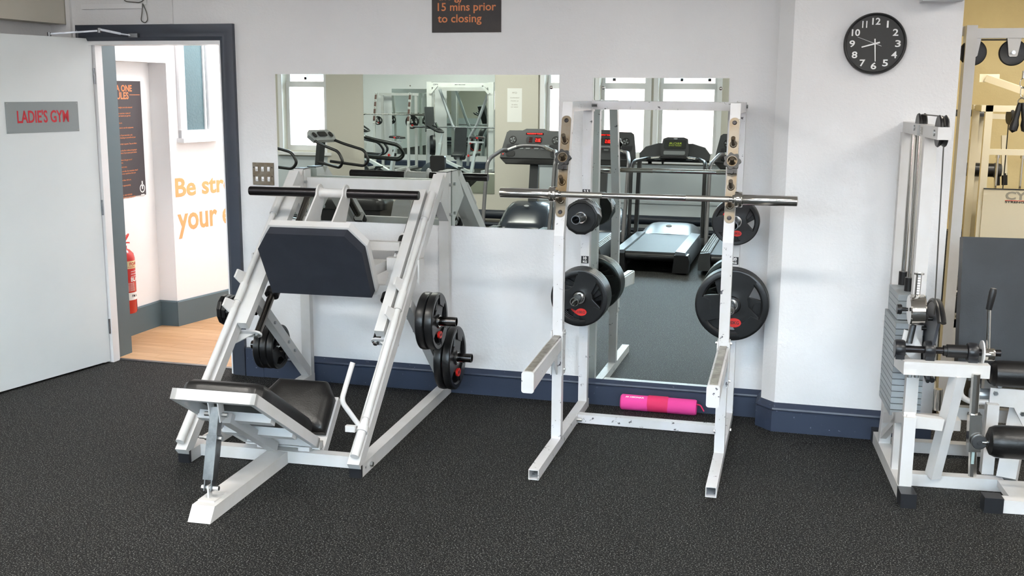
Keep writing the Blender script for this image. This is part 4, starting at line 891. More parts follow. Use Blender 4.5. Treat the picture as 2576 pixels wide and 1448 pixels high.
# ------------------------------------------------------------------ leg extension machine at the right edge
le = thing('leg_extension_machine', 'white leg extension machine with grey weight stack and black pads at right', 'exercise machine', (.49, -1.24, 0), R(4.5))
LE = WM[le.name]
def L(px, py, y): return AT(px, py, LE, 1, y)
def pt(name, bm, m, **k): return part(name, bm, m, le, **k)
pt('base_tube', boxes([((0, .09, 0), (.06, .97, .062))]), powder, smooth=0, bevel=.003)
pt('end_cap', boxes([((-.004, -.002, 0), (.064, .10, .066))]), capm, bevel=.004); pt('end_cap', boxes([((-.004, .93, 0), (.064, .985, .072))]), capm, bevel=.004)
pt('base_crossbar', boxes([((.06, .295, .002), (.50, .352, .060))]), powder, smooth=0, bevel=.003); pt('base_crossbar', boxes([((.06, .80, .002), (1.1, .86, .060))]), powder, smooth=0, bevel=.003)
pt('front_foot', boxes([((.43, .02, .002), (1.15, .082, .062))]), powder, smooth=0, bevel=.003); pt('end_cap', boxes([((.352, .012, 0), (.432, .09, .070))]), capm, bevel=.005)
bm = nb(); prism(bm, [(.47, .08), (.47, .30), (.62, .30), (.62, .08)], (0, 0, .03), (1, 0, 0), (0, 1, 0), (0, 0, .03)); pt('foot_gusset', bm, powder, bevel=.002)
pt('front_post', boxes([((.003, .102, .06), (.056, .155, .39))]), powder, smooth=0, bevel=.003)
pt('inner_post', boxes([((.005, .34, .06), (.045, .38, .33))]), powder, smooth=0, bevel=.003)
pt('frame_leg', beam(nb(), (.03, .77, .06), (.03, .595, .56), .055, .055), powder, smooth=0, bevel=.003)
pt('frame_leg', beam(nb(), (.185, .30, .055), (.238, .19, .58), .050, .055), powder, smooth=0, bevel=.003)
pt('side_rail', beam(nb(), (.03, .71, .205), (.03, .12, .385), .05, .05), powder, smooth=0, bevel=.003); pt('side_rail', beam(nb(), (.01, .135, .372), (.178, .17, .350), .045, .055, (0, 0, 1)), powder, smooth=0, bevel=.003)
pt('diagonal_brace', beam(nb(), (.02, .74, .10), (.02, .36, .30), .03, .03), powder, smooth=0)
pt('top_rail', beam(nb(), (.025, .62, .555), (.025, .165, .600), .055, .055), powder, smooth=0, bevel=.003)
bm = nb(); box(bm, (-.002, .165, .572), (.365, .225, .632)); pt('top_rail', bm, powder, smooth=0, bevel=.004)
bm = nb()
for x in (.03, .06, .29, .32): hexb(bm, (x-.0, .20, .572), (x, .20, .553), .011)
pt('rail_bolt', bm, zinc)
pt('short_chrome_post', cyl(nb(), L(2358, 1030, .42), L(2360, 978, .42), .021), chrome)
# cam and range limiter on its shaft
sh = Vector((.05, .36, .70)); 
bm = nb(); cyl(bm, (-.035, .24, .675), (.42, .24, .675), .016, seg=20); pt('shaft', bm, horn)
for x, m_ in ((-.03, capm), (.10, capm), (.285, capm)):
    bm = nb(); lathe(bm, [(0, -.022), (.038, -.022), (.042, -.015), (.042, .015), (.038, .022), (0, .022)], (x+.015, .24, .675), (1, 0, 0), 28); box(bm, (x-.004, .205, .632), (x+.034, .275, .668)); pt('bearing_block', bm, m_, bevel=.002)
bm = nb(); cyl(bm, (.19, .24, .675), (.275, .24, .675), .030); cyl(bm, (.175, .24, .675), (.195, .24, .675), .024); pt('shaft_sleeve', bm, plastic)
bm = nb(); pr = [(.182*math.cos(R(a)), .182*math.sin(R(a))) for a in range(-90, 150, 10)]+[(-.05, -.02)]
prism(bm, pr, (.120, .27, .71), (0, 1, 0), (0, 0, 1), (.012, 0, 0)); pt('cam_plate', bm, mat('dark_grey_cam', (74, 76, 82), .35))
bm = nb(); tube(bm, [Vector((.144, .27+.185*math.cos(R(a)), .71+.185*math.sin(R(a)))) for a in range(-90, 150, 8)], .012, 10); tube(bm, [Vector((.125, .27+.190*math.cos(R(a)), .71+.190*math.sin(R(a)))) for a in range(-90, 150, 8)], .009, 8); pt('cam_rim', bm, plastic)
bm = nb()
for a in (20, 60, 100): q = Vector((.120, .27+.11*math.cos(R(a)), .71+.11*math.sin(R(a)))); cyl(bm, q, q-Vector((.02, 0, 0)), .010)
pt('stop_knob', bm, plastic)
bm = nb(); lathe(bm, [(0, -.034), (.066, -.034), (.071, -.028), (.071, .028), (.066, .034), (0, .034)], L(2306, 779, .24), (1, .0, .05), 36); pt('counterweight', bm, chrome)
bm = nb(); q = L(2307, 745, .24); e_ = L(2312, 690, .24); cyl(bm, q, e_, .0125); cyl(bm, e_, e_+Vector((0, 0, .008)), .022, seg=24); pt('scale_rod', bm, chrome)
bm = nb(); dd = (e_-q).normalized(); o_ = q+dd*.012-Vector((0, .0132, 0))
for k in range(9): box(bm, (o_.x-.006+dd.x*.0115*k, o_.y-.0004, o_.z+.0115*k), (o_.x+.006+dd.x*.0115*k, o_.y, o_.z+.0115*k+.0085))
pt('scale_marks', bm, white_ink, kind='stuff')
bm = nb(); q = L(2284, 778, .24); cyl(bm, q, q-Vector((.035, 0, 0)), .008); lathe(bm, [(0, 0), (.022, 0), (.024, .006), (.022, .02), (0, .02)], q-Vector((.028, 0, 0)), (-1, 0, 0), 20); pt('locking_knob', bm, plastic)
pt('link_arm', cyl(nb(), L(2298, 815, .24), L(2287, 862, .24), .014), steel); bm = nb(); prism(bm, [(0, 0), (.05, -.02), (.09, -.09), (.03, -.13), (-.01, -.08)], L(2275, 828, .25), (1, 0, .0), (0, 0, 1), (0, .01, 0)); pt('link_plate', bm, powder, bevel=.001)
bm = nb(); lathe(bm, [(0, 0), (.055, 0), (.055, .006), (0, .006)], (.338, .24, .675), (1, 0, 0), 32); pt('lever_disc', bm, powder)
bm = nb(); lathe(bm, [(0, 0), (.029, 0), (.031, .004), (.031, .04), (.029, .045), (0, .045)], (.348, .24, .668), (1, 0, 0), 28); pt('lever_hub', bm, chrome)
q0, q1, q2 = Vector((.366, .24, .69)), L(2488, 775, .24), L(2498, 732, .24)
bm = nb(); cyl(bm, q0, q1, .0095); lv = pt('range_lever', bm, chrome); bm = nb(); lathe(bm, [(0, -.006), (.013, -.006), (.0145, .02), (.0165, .075), (.013, .092), (0, .095)], q1, q2-q1, 20); part('grip', bm, plastic, lv)
# swing arm with roller
bm = nb(); cyl(bm, L(2456, 940, .16), L(2449, 1046, .16), .020, seg=8); cyl(bm, L(2449, 1046, .16), L(2446, 1196, .16), .0185, seg=8); sa_ = pt('swing_arm', bm, chrome)
bm = nb(); beam(bm, L(2452, 1040, .16), L(2448, 1132, .16), .052, .052, (0, 1, 0)); part('slide_clamp', bm, chrome, sa_, bevel=.005)
kq = L(2463, 1111, .12); bm = nb(); lathe(bm, [(0, -.014), (.030, -.014), (.033, -.008), (.033, .008), (.030, .012), (.012, .013), (.010, .016), (0, .016)], kq, (0, -1, 0), 28); part('clamp_knob', bm, dkgrey, sa_)
bm = nb(); q = L(2447, 1150, .14); box(bm, (q.x-.006, .136, q.z-.03), (q.x+.006, .140, q.z+.03)); part('scale_strip', bm, mat('pale_scale_strip', (150, 170, 170), .5), sa_)
rq = L(2484, 1108, .12); bm = nb(); cyl(bm, kq, rq+Vector((.6, 0, 0)), .014); part('roller_axle', bm, chrome, le)
bm = nb(); r_ = .074; lathe(bm, [(.018, .0), (.040, .0), (.062, .010), (.071, .030), (r_, .06), (r_, .42), (.062, .45), (0, .45)], rq, (1, 0, 0), 40); pt('foot_roller', bm, blackpad)
bm = nb(); lathe(bm, [(.0, -.002), (.036, -.002), (.036, .008), (0, .008)], rq, (1, 0, 0), 24); pt('roller_end_disc', bm, plastic)
# thigh roller under the seat edge and seat pad
sq = L(2490, 938, .42); bm = nb(); lathe(bm, [(0, 0), (.045, .002), (.060, .02), (.062, .05), (.062, .5), (0, .5)], sq, (1, 0, 0), 36); pt('seat_roll', bm, blackpad)
bm = nb(); prism(bm, rrect(.62, .07, .028), (sq.x+.31, .46, sq.z-.03), (1, 0, 0), (0, 0, 1), (0, .46, .03)); pt('seat_pad', bm, blackpad, bevel=.01)
# big back pad
bp0 = L(2425, 606, .55); bp1 = L(2430, 905, .50)
bm = nb(); d_ = Vector((0, .10, .62)).normalized(); 
prism(bm, [(0, 0), (.62, 0), (.62, .66), (0, .66)], Vector((bp0.x+.012, .52, .50)), (1, 0, 0), d_, Vector((0, .075, -.012))); pt('back_pad', bm, navypad, bevel=.014, smooth=60)
bm = nb(); box(bm, (.50, .80, .06), (.56, .86, 1.05)); pt('back_support_post', bm, powder, smooth=0, bevel=.003)
# seat structure
pt('seat_column', boxes([((.415, .36, .06), (.468, .41, .40))]), powder, smooth=0, bevel=.003)
pt('seat_leg', beam(nb(), (.52, .33, .055), (.60, .50, .40), .085, .06), powder, smooth=0, bevel=.003)
pt('seat_rail', beam(nb(), L(2395, 1035, .60), L(2600, 1050, .60), .05, .062), powder, smooth=0, bevel=.003)
bm = nb(); q = L(2418, 930, .42); tube(bm, fillet([q, L(2416, 996, .42), L(2440, 1010, .42), L(2600, 1012, .42)], .05), .0135, 14); pt('hand_loop', bm, powder)
bm = nb(); cyl(bm, L(2440, 990, .48), L(2500, 994, .48), .030); pt('adjuster_tube', bm, silver)
bm = nb(); q = L(2492, 975, .40); prism(bm, [(0, 0), (.30, -.005), (.30, -.30), (.17, -.20), (.11, -.09), (0, -.085)], q, (1, 0, 0), (0, 0, 1), (0, .012, 0)); pt('seat_side_plate', bm, powder, bevel=.002)
bm = nb(); 
for px_, py_ in ((2504, 988), (2514, 971), (2576-5, 1040)): q = L(px_, py_, .40); hexb(bm, q, q-Vector((0, .012, 0)), .011)
pt('plate_bolt', bm, zinc)
# weight stack tower
pt('top_arm', boxes([((.052, .09, 1.630), (.108, 1.0, 1.684))]), powder, smooth=0, bevel=.004)
pt('tower_post', boxes([((.052, .385, .30), (.108, .44, 1.632))]), powder, smooth=0, bevel=.003); pt('tower_post', boxes([((.040, .93, .06), (.098, .985, 1.632))]), powder, smooth=0, bevel=.003)
pt('tower_foot', boxes([((.04, .34, .27), (.30, .44, .32)), ((.04, .34, .27), (.10, .86, .30))]), powder, smooth=0, bevel=.003)
for y in (.62, .80):
    bm = nb(); cyl(bm, (.072, y, .30), (.072, y, 1.635), .0125); pt('guide_rod', bm, chrome)
    bm = nb(); cyl(bm, (.072, y, .862), (.072, y, .945), .0215); pt('rod_bumper', bm, plastic)
for k in range(15):
    z = .30+.0305*k; bm = nb(); box(bm, (-.005, .435, z), (.135, .79, z+.0268)); pt('stack_plate', bm, stack_m, bevel=.0015)
for k in range(4):
    z = .7585+.0305*k-.0; bm = nb(); box(bm, (.008, .50, z), (.135, .79, z+.0285)); pt('stack_plate', bm, stack_m, bevel=.0015)
bm = nb()
for k in range(15): cyl(bm, (.137, .60, .314+.0305*k), (.139, .60, .314+.0305*k), .006, seg=8)
pt('pin_holes', bm, black_ink, kind='stuff')
bm = nb(); cyl(bm, (.105, .56, .88), (.105, .56, .96), .018); pt('chrome_cap', bm, chrome)
for (y, zc, r_) in ((.66, 1.672, .062), (.16, 1.665, .070)):
    bm = nb(); lathe(bm, [(.0, -.019), (r_*.6, -.017), (r_-.004, -.019), (r_, -.013), (r_-.010, 0), (r_, .013), (r_-.004, .019), (r_*.6, .017), (0, .019)], (.081, y, zc), (1, 0, 0), 36); pt('pulley', bm, plastic)
    bm = nb(); cyl(bm, (.046, y, zc-.008), (.114, y, zc-.008), .014, seg=20); pt('pulley_bolt', bm, zinc)
pt('warning_sticker', boxes([((.0512, .52, 1.632), (.0518, .585, 1.68))]), mat('silver_sticker', (168, 172, 174), .4)); 
bm = nb()
for k in range(7): box(bm, (.0508, .44, 1.640+.005*k), (.0512, .50-.01*(k % 3), 1.642+.005*k))
pt('sticker_print', bm, grey_ink, kind='stuff')
bm = nb(); tube(bm, [(.081, .72, 1.690), (.081, .70, 1.714), (.081, .66, 1.727), (.081, .40, 1.728), (.081, .16, 1.728), (.081, .12, 1.715), (.081, .10, 1.69)], .003, 8); tube(bm, [(.081, .098, 1.60), (.115, .19, .85)], .003, 8); tube(bm, [(.070, .70, 1.62), (.078, .70, .86)], .003, 8); tube(bm, [(.098, .60, 1.62), (.10, .60, .90)], .003, 8); pt('cable', bm, cableM)

# ------------------------------------------------------------------ machines in the side room
cc = thing('cable_crossover', 'tall white cable machine with hanging rope handle just past wall end', 'exercise machine', (.80, .30, 0))
def W_(px, py, Y): return AT(px, py, None, 1, Y)
pc = lambda n, bm, m, **k: part(n, bm, m, cc, world=True, **k)
pc('upright', boxes([((.797, .30, 0), (.852, .42, 2.19))]), powder, smooth=0, bevel=.003); pc('upright', boxes([((2.5, .30, 0), (2.555, .42, 2.19))]), powder, smooth=0, bevel=.003)
pc('crossbeam', boxes([((.852, .32, 2.122), (2.5, .38, 2.174))]), powder, smooth=0, bevel=.003)
pc('base_tube', boxes([((.797, -.0, 0), (.855, .95, .05))]), powder, smooth=0, bevel=.003); pc('rear_arm', boxes([((.74, .40, 2.14), (.80, .62, 2.19))]), powder, smooth=0)
bm = nb(); cyl(bm, (.735, .55, .05), (.735, .55, 2.15), .014); pc('guide_rod', bm, chrome)
bm = nb(); cyl(bm, (.775, .50, .05), (.775, .50, 2.15), .010); pc('guide_rod', bm, chrome)
for z in (1.90, 1.74): pc('rod_clamp', boxes([((.722, .53, z-.03), (.80, .58, z+.03))]), powder, bevel=.003)
for x in (.842, 1.043):
    bm = nb(); lathe(bm, [(0, -.012), (.05, -.012), (.066, -.016), (.070, -.012), (.064, 0), (.070, .012), (.066, .016), (.05, .012), (0, .012)], (x, .35, 2.046), (0, 1, 0), 40); pl_ = pc('pulley', bm, plastic)
    bm = nb(); prism(bm, [(-.036, .08), (.036, .08), (.022, -.016), (.016, -.022), (-.016, -.022), (-.022, -.016)], (x, .332, 2.046), (1, 0, 0), (0, 0, 1), (0, -.006, 0)); prism(bm, [(-.036, .08), (.036, .08), (.022, -.016), (-.022, -.016)], (x, .372, 2.046), (1, 0, 0), (0, 0, 1), (0, .006, 0)); pc('pulley_bracket', bm, powder, bevel=.001)
    bm = nb(); hexb(bm, (x, .326, 2.046), (x, .316, 2.046), .011); pc('pulley_bolt', bm, zinc)
bm = nb(); tube(bm, [(.842, .35, 2.114), (1.043, .35, 2.114)], .004, 8); tube(bm, [(.775, .35, 2.04), (.765, .36, .6)], .003, 8); tube(bm, [(1.118, .35, 2.04), (1.112, .35, 1.94)], .003, 8); pc('cable', bm, cableM)
rp = thing('rope_handle', 'black rope handles hanging from chrome link off the crossover pulley', 'handle', (1.11, .35, 1.93))
bm = nb(); cyl(bm, (0, 0, .02), (0, 0, -.02), .012); tube(bm, [(0.017*math.cos(a), 0, -.045+.027*math.sin(a)) for a in [k*math.pi/8 for k in range(16)]], .0028, 8, closed=True); tube(bm, [(0.010*math.cos(a), 0.004*math.sin(a), -.095+.03*math.sin(a)) for a in [k*math.pi/8 for k in range(16)]], .003, 8, closed=True); part('snap_hook', bm, chrome, rp)
bm = nb(); lathe(bm, [(.016, -.006), (.022, 0), (.016, .006)], (0, 0, -.145), (0, 1, 0), 20); part('swivel', bm, chrome, rp)
for s in (-1, 1): bm = nb(); lathe(bm, [(.010, 0), (.013, .02), (.016, .06), (.016, .09), (.024, .12), (.022, .15), (0, .165)], (s*.008, 0, -.15), (s*.16, 0, -1), 20); part('rope_end', bm, plastic, rp)
# cream machine with covered stack
YB = 2.55
cy = thing('cream_stack_machine', 'cream exercise machine with covered weight stack and printed name panel', 'exercise machine', (1.6, YB, 0))
pb = lambda n, bm, m, **k: part(n, bm, m, cy, world=True, **k)
x0 = W_(2478, 300, YB).x; x1 = x0+1.2; zt = W_(2500, 265, YB).z; zm = W_(2500, 375, YB).z; zp = W_(2500, 476, YB).z
pb('upright', boxes([((x0, YB, 0), (x0+.05, YB+.06, zt))]), cream, smooth=0, bevel=.003); pb('upright', boxes([((x1, YB, 0), (x1+.05, YB+.06, zt))]), cream, smooth=0, bevel=.003)
pb('upright', boxes([((x0-.02, YB+.5, 0), (x0+.03, YB+.56, zt))]), cream, smooth=0, bevel=.003)
pb('crossbeam', boxes([((x0-.03, YB, zt-.045), (x1, YB+.05, zt)), ((x0, YB+.05, zt-.045), (x0+.045, YB+.5, zt))]), cream, smooth=0, bevel=.003)
pb('crossbeam', boxes([((x0+.05, YB, zm-.042), (x1, YB+.05, zm))]), cream, smooth=0, bevel=.003)
pb('stack_cover', boxes([((x0+.03, YB-.012, .12), (x1, YB-.002, zp))]), cream, bevel=.002)
pb('cover_trim', boxes([((x0+.03, YB-.014, zp), (x1, YB, zp+.008))]), plastic)
for px_ in (2507, 2569):
    xx = W_(px_, 430, YB+.12).x; bm = nb(); cyl(bm, (xx, YB+.12, .2), (xx, YB+.12, zm-.03), .009); cyl(bm, (xx, YB+.12, zm-.07), (xx, YB+.12, zm-.03), .016); pb('guide_rod', bm, chrome)
bm = nb(); q = W_(2538, 300, YB+.1); cyl(bm, (q.x, YB+.1, zt-.08), (q.x, YB+.1, .3), .004, seg=8); pb('cable', bm, plastic)
bm = nb(); lathe(bm, [(0, -.014), (.058, -.014), (.064, 0), (.058, .014), (0, .014)], (W_(2545, 285, YB).x, YB+.04, W_(2545, 293, YB).z), (1, .2, 0), 28); pb('pulley', bm, plastic)
bm = nb(); beam(bm, (x0+.03, YB+.3, zt+.20), (x0+.55, YB+.05, zt-.0), .05, .05); box(bm, (x0-.02, YB+.3, zt+.17), (x0+.12, YB+.31, zt+.23)); pb('swing_beam', bm, cream, smooth=0, bevel=.003)
q = W_(2528, 506, YB-.013)
pb('panel_lettering', text_bm('CYBEX', plane_M((q.x, YB-.0122, W_(2528, 502, YB-.013).z), (1, 0, 0)), h=.062, w=.33, bold=.035), grey_ink, smooth=0)
pb('panel_lettering', text_bm('STRENGTH SYSTEMS', plane_M((q.x, YB-.0122, W_(2528, 510, YB-.013).z), (1, 0, 0)), h=.014, w=.33, bold=.03), black_ink, smooth=0)
pb('red_underline', boxes([((q.x, YB-.0135, W_(2528, 503.5, YB-.013).z-.003), (q.x+.33, YB-.0122, W_(2528, 503.5, YB-.013).z+.001))]), red)
# machine behind with roller pads and stack
YC = 3.35
cd = thing('rear_stack_machine', 'machine with black roller pad and dark weight stack beyond cable crossover', 'exercise machine', (1.1, YC, 0))
pd = lambda n, bm, m, **k: part(n, bm, m, cd, world=True, **k)
q0, q1 = W_(2415, 425, YC), W_(2498, 428, YC)
bm = nb(); cyl(bm, q0, q1, .055); pd('roller_pad', bm, blackpad); bm = nb(); lathe(bm, [(0, 0), (.055, 0), (.062, .02), (.05, .06), (0, .07)], q1, (1, 0, 0), 28); pd('roller_hub', bm, dkgrey)
for a, b in (((2508, 445), (2508, 466)), ((2527, 435), (2527, 465))): bm = nb(); cyl(bm, W_(*a, YC), W_(*b, YC), .022); pd('grip', bm, plastic)
bm = nb(); beam(bm, W_(2526, 340, YC), W_(2526, 440, YC), .04, .04); beam(bm, W_(2490, 292, YC), W_(2545, 294, YC), .04, .04); pd('arm_tube', bm, cream, smooth=0)
for px_ in (2442, 2455): q = W_(px_, 500, YC); bm = nb(); box(bm, (q.x-.02, YC, 0), (q.x+.02, YC+.04, W_(px_, 290, YC).z)); pd('upright', bm, cream, smooth=0)
q = W_(2410, 625, YC); q2 = W_(2430, 585, YC)
for k in range(10): bm = nb(); zz0 = .20+(W_(2420, 582, YC).z-.20)*k/10; box(bm, (q.x-.18, YC+.02, zz0), (q2.x, YC+.16, zz0+.05)); pd('stack_plate', bm, dkgrey, bevel=.002)
for px_ in (2412, 2419, 2428): q = W_(px_, 500, YC+.05); bm = nb(); cyl(bm, (q.x, YC+.05, .5), (q.x, YC+.05, W_(px_, 350, YC).z), .008); pd('guide_rod', bm, chrome)
bm = nb(); q = W_(2457, 550, YC-.1); prism(bm, rrect(.05, .34, .022), (q.x, YC-.1, q.z), (0, 1, 0), (0, 0, 1), (.05, 0, 0)); pd('side_pad', bm, blackpad, bevel=.01)
bm = nb(); cushion(bm, rrect(.32, .22, .04), W_(2470, 292, YC)-Vector((.12, .1, 0)), (1, 0, 0), (0, 1, 0), .05); pd('seat_pad', bm, blackpad, smooth=60)
bn_ = thing('bench', 'low white bench frame with black pads behind the leg extension machine', 'bench', (1.15, .9, 0))
pn = lambda n, bm, m, **k: part(n, bm, m, bn_, world=True, **k)
YN = 1.1
for py in (743, 812): q = W_(2400, py, YN); pn('frame_rail', boxes([((q.x-.06, YN, q.z-.03), (q.x+.6, YN+.05, q.z+.025))]), powder, smooth=0, bevel=.003)
q = W_(2404, 900, YN); pn('leg', boxes([((q.x-.06, YN, 0), (q.x-.005, YN+.05, W_(2400, 735, YN).z))]), powder, smooth=0, bevel=.003); pn('leg', boxes([((q.x+.55, YN, 0), (q.x+.6, YN+.05, W_(2400, 735, YN).z))]), powder, smooth=0, bevel=.003)
bm = nb(); cushion(bm, rrect(.5, .4, .06), Vector((q.x+.25, YN+.15, W_(2420, 735, YN).z)), (1, 0, 0), (0, 1, 0), .06); pn('seat_pad', bm, blackpad, smooth=60)
bm = nb(); lathe(bm, [(0, 0), (.10, .01), (.11, .04), (.10, .07), (0, .08)], Vector((q.x+.15, YN-.06, W_(2410, 855, YN).z)), (0, 1, 0), 28); pn('roller_end', bm, blackpad)
bm = nb(); a = W_(2403, 765, YN-.05); b = W_(2425, 797, YN-.05); beam(bm, a, b, .03, .02); cyl(bm, W_(2403, 745, YN-.05), W_(2403, 785, YN-.05), .02); lathe(bm, [(0, -.016), (.012, -.01), (.016, 0), (.012, .01), (0, .016)], W_(2410, 795, YN-.08), (1, 0, 0), 14); pn('adjuster', bm, plastic)
tag(part('yellow_case', boxes([((1.02, .62, 0), (1.16, .80, .36)), ]), plastic, bevel=.01), 'black case with yellow label on the floor behind the leg extension', 'case')
q = W_(2384, 945, .61); bm = nb(); box(bm, (q.x-.03, .612, q.z-.03), (q.x+.05, .6195, q.z+.03)); part('case_label', bm, yellow_p, bpy.data.objects['yellow_case'])

# ------------------------------------------------------------------ ceiling lamps
l0 = thing('ceiling_lamp', 'white surface-mounted fluorescent ceiling lamp', 'lamp', (ROOM_LIGHTS[0][0], ROOM_LIGHTS[0][1], CEIL-.07), 0, 'fluorescent ceiling lamps of the gym')
part('housing', boxes([((-.62, -.13, .035), (.62, .13, .07))]), whitegloss, l0); part('diffuser', boxes([((-.60, -.115, .002), (.60, .115, .04))]), lampdiff, l0, bevel=.01)
for x, y in ROOM_LIGHTS[1:]+[(2.0, 2.0)]: dup(l0, (x, y, CEIL-.07))  # copies include the unseen lamps added for brightness

# ------------------------------------------------------------------ treadmills along the windows (seen in the mirrors)
def treadmill(label, style, X, rz=math.pi, Y=-4.80):
    t = thing('treadmill', label, 'treadmill', (X, Y, 0), rz, 'row of treadmills by the windows')
    g = style == 'a'
    wd = .40
    bm = nb(); prism(bm, [(-.27, .19), (.27, .19), (.27, .215), (-.27, .215)], (0, .04, 0), (1, 0, 0), (0, 0, 1), (0, 1.50, 0)); part('running_belt', bm, belt, t, bevel=.004)
    bm = nb(); cyl(bm, (-.26, .045, .165), (.26, .045, .165), .045); part('rear_drum', bm, plastic, t)
    for s in (-1, 1):
        bm = nb()
        prism(bm, [(s*.265, .05), (s*wd, .05), (s*(wd+.0), .17), (s*(wd-.02), .225), (s*.275, .235)], (0, .0 if g else -.02, 0), (1, 0, 0), (0, 0, 1), (0, 1.55, 0)); r_ = part('side_rail', bm, dkgrey if g else decks, t, bevel=.006)
        if g:
            for k in range(4): bm = nb(); box(bm, (min(s*(.285+.026*k), s*(.300+.026*k)), .06, .228), (max(s*(.285+.026*k), s*(.300+.026*k)), 1.5, .240)); part('grip_rib', bm, mdgrey, r_)
        else:
            bm = nb(); prism(bm, [(s*.25, .02), (s*.42, .02), (s*.43, .14), (s*.41, .20), (s*.27, .20)], (0, -.05, 0), (1, 0, 0), (0, 0, 1), (0, .16, 0)); part('rear_cover', bm, plastic, r_, bevel=.012)
    # motor hood
    hh = .50 if g else .30; bm = nb(); hw2 = .40 if g else .39
    n = 12; rows = []
    for i in range(9):
        v = i/8; yy = 1.46+.62*v; hz = .22+(hh-.22)*math.sin(min(1, v*1.25)*math.pi/2)*(1 if v < .8 else (1-(v-.8)*1.1)); row = []
        for k in range(n+1):
            u_ = -1+2*k/n; row.append(bm.verts.new((u_*hw2*(1-.10*v), yy+(.05*abs(u_)**3 if g else 0), .06+(hz-.06)*(1-abs(u_)**6*.55))))
        rows.append(row)
    for A_, B_ in zip(rows, rows[1:]):
        for k in range(n): bm.faces.new((A_[k], A_[k+1], B_[k+1], B_[k]))
    for row in (rows[0], rows[-1]):
        bv = [bm.verts.new((v.co.x, v.co.y, .05)) for v in row]
        for k in range(n): bm.faces.new((row[k], row[k+1], bv[k+1], bv[k]))
    for k in (0, n):
        bv = [bm.verts.new((r2[k].co.x, r2[k].co.y, .05)) for r2 in rows]
        for i in range(8): bm.faces.new((rows[i][k], rows[i+1][k], bv[i+1], bv[i]))
    h_ = part('motor_hood', bm, hoodm if g else decks, t, smooth=50)
    bm = nb(); prism(bm, [(.035*math.cos(a), .012*math.sin(a)) for a in [k*math.pi/10 for k in range(20)]], (0, 1.72 if g else 1.58, (.452 if g else .295)), (-1, 0, 0), (0, .55, .83), (0, -.01, .01)); part('oval_emblem', bm, silver, h_)
    part('base_frame', boxes([((-.36, .15, .03), (-.30, 2.0, .10)), ((.30, .15, .03), (.36, 2.0, .10))]), plastic, t)
    for s in (-1, 1):
        bm = nb(); lathe(bm, [(0, -.02), (.03, -.02), (.03, .02), (0, .02)], (s*.34, .22, .03), (1, 0, 0), 16); part('wheel', bm, plastic, t)
    cz = 1.12; yc = 2.10
    if g:
        for s in (-1, 1):
            bm = nb(); tube(bm, fillet([(s*.43, 1.18, .14), (s*.44, 1.32, .62), (s*.44, 1.42, .98), (s*.43, 1.52, 1.04), (s*.36, 1.80, 1.12), (s*.30, 1.88, 1.115)], .07), .024, 14); part('handrail', bm, silver_dk, t)
        bm = nb(); beam(bm, (.0, 2.00, .42), (.0, 2.12, 1.03), .115, .05); part('console_mast', bm, dkgrey, t, bevel=.008)
        bm = nb(); tube(bm, fillet([(-.34, 1.86, 1.10), (-.15, 1.90, 1.17), (.15, 1.90, 1.17), (.34, 1.86, 1.10)], .08), .021, 14); fb = part('front_handlebar', bm, silver_dk, t)
        for s in (-1, 1): bm = nb(); cyl(bm, (s*.19, 1.892, 1.158), (s*.30, 1.868, 1.118), .023); part('pulse_grip', bm, chrome, fb)
        # console plate
        o_ = Vector((0, 1.96, 1.02)); ux = Vector((1, 0, 0)); uy = Vector((0, .42, .90)).normalized(); nn = ux.cross(uy)
        if nn.y > 0: nn = -nn
        P = lambda x, y, d=0: o_+ux*x+uy*y+nn*d
        bm = nb(); prism(bm, [(-.44, 0), (.44, 0), (.425, .12), (.385, .335), (.35, .36), (.17, .362), (.12, .385), (-.12, .385), (-.17, .362), (-.35, .36), (-.385, .335), (-.425, .12)], P(0, 0, -.05), ux, uy, nn*.05); con = part('console', bm, dkgrey, t, bevel=.012)
        bm = nb(); prism(bm, [(-.44, 0), (.44, 0), (.36, -.07), (-.36, -.07)], P(0, 0, -.04), ux, uy, nn*.03); part('lower_tray', bm, plastic, con, bevel=.01)
        for s in (-1, 1):
            bm = nb(); lathe(bm, [(0, .002), (.046, .002), (.050, .005), (.050, 0)], P(s*.29, .235), nn, 28); part('fan_vent', bm, plastic, con)
            bm = nb(); 
            for a in range(4): prism(bm, [(0, -.004), (.034, -.014), (.034, .008)], P(s*.29, .235, .004), ux*math.cos(a*1.57+.5)+uy*math.sin(a*1.57+.5), uy*math.cos(a*1.57+.5)-ux*math.sin(a*1.57+.5), nn*.002)
            part('fan_blades', bm, mdgrey, con)
            bm = nb(); prism(bm, rrect(.12, .075, .03), P(s*.30, .055, .0), ux, uy, nn*.006); part('cup_holder', bm, plastic, con)
            bm = nb(); prism(bm, [(-.08, 0), (.08, 0), (.07, .06), (-.09, .07)], P(s*.29, .115, 0), ux, uy, nn*.004); part('label_panel', bm, capm, con)
        bm = nb(); prism(bm, rrect(.24, .026, .006), P(0, .318), ux, uy, nn*.004); dsp = part('text_display', bm, darkled, con)
        part('lettering', text_bm('SELECT WORKOUT', Matrix(((ux.x, uy.x, nn.x, P(-.105, .31, .005).x), (ux.y, uy.y, nn.y, P(-.105, .31, .005).y), (ux.z, uy.z, nn.z, P(-.105, .31, .005).z), (0, 0, 0, 1))), w=.21, h=.015, bold=.02), redled, dsp, smooth=0)
        bm = nb(); prism(bm, rrect(.22, .10, .045), P(.0, .235), ux, uy, nn*.003); part('display_bezel', bm, capm, con)
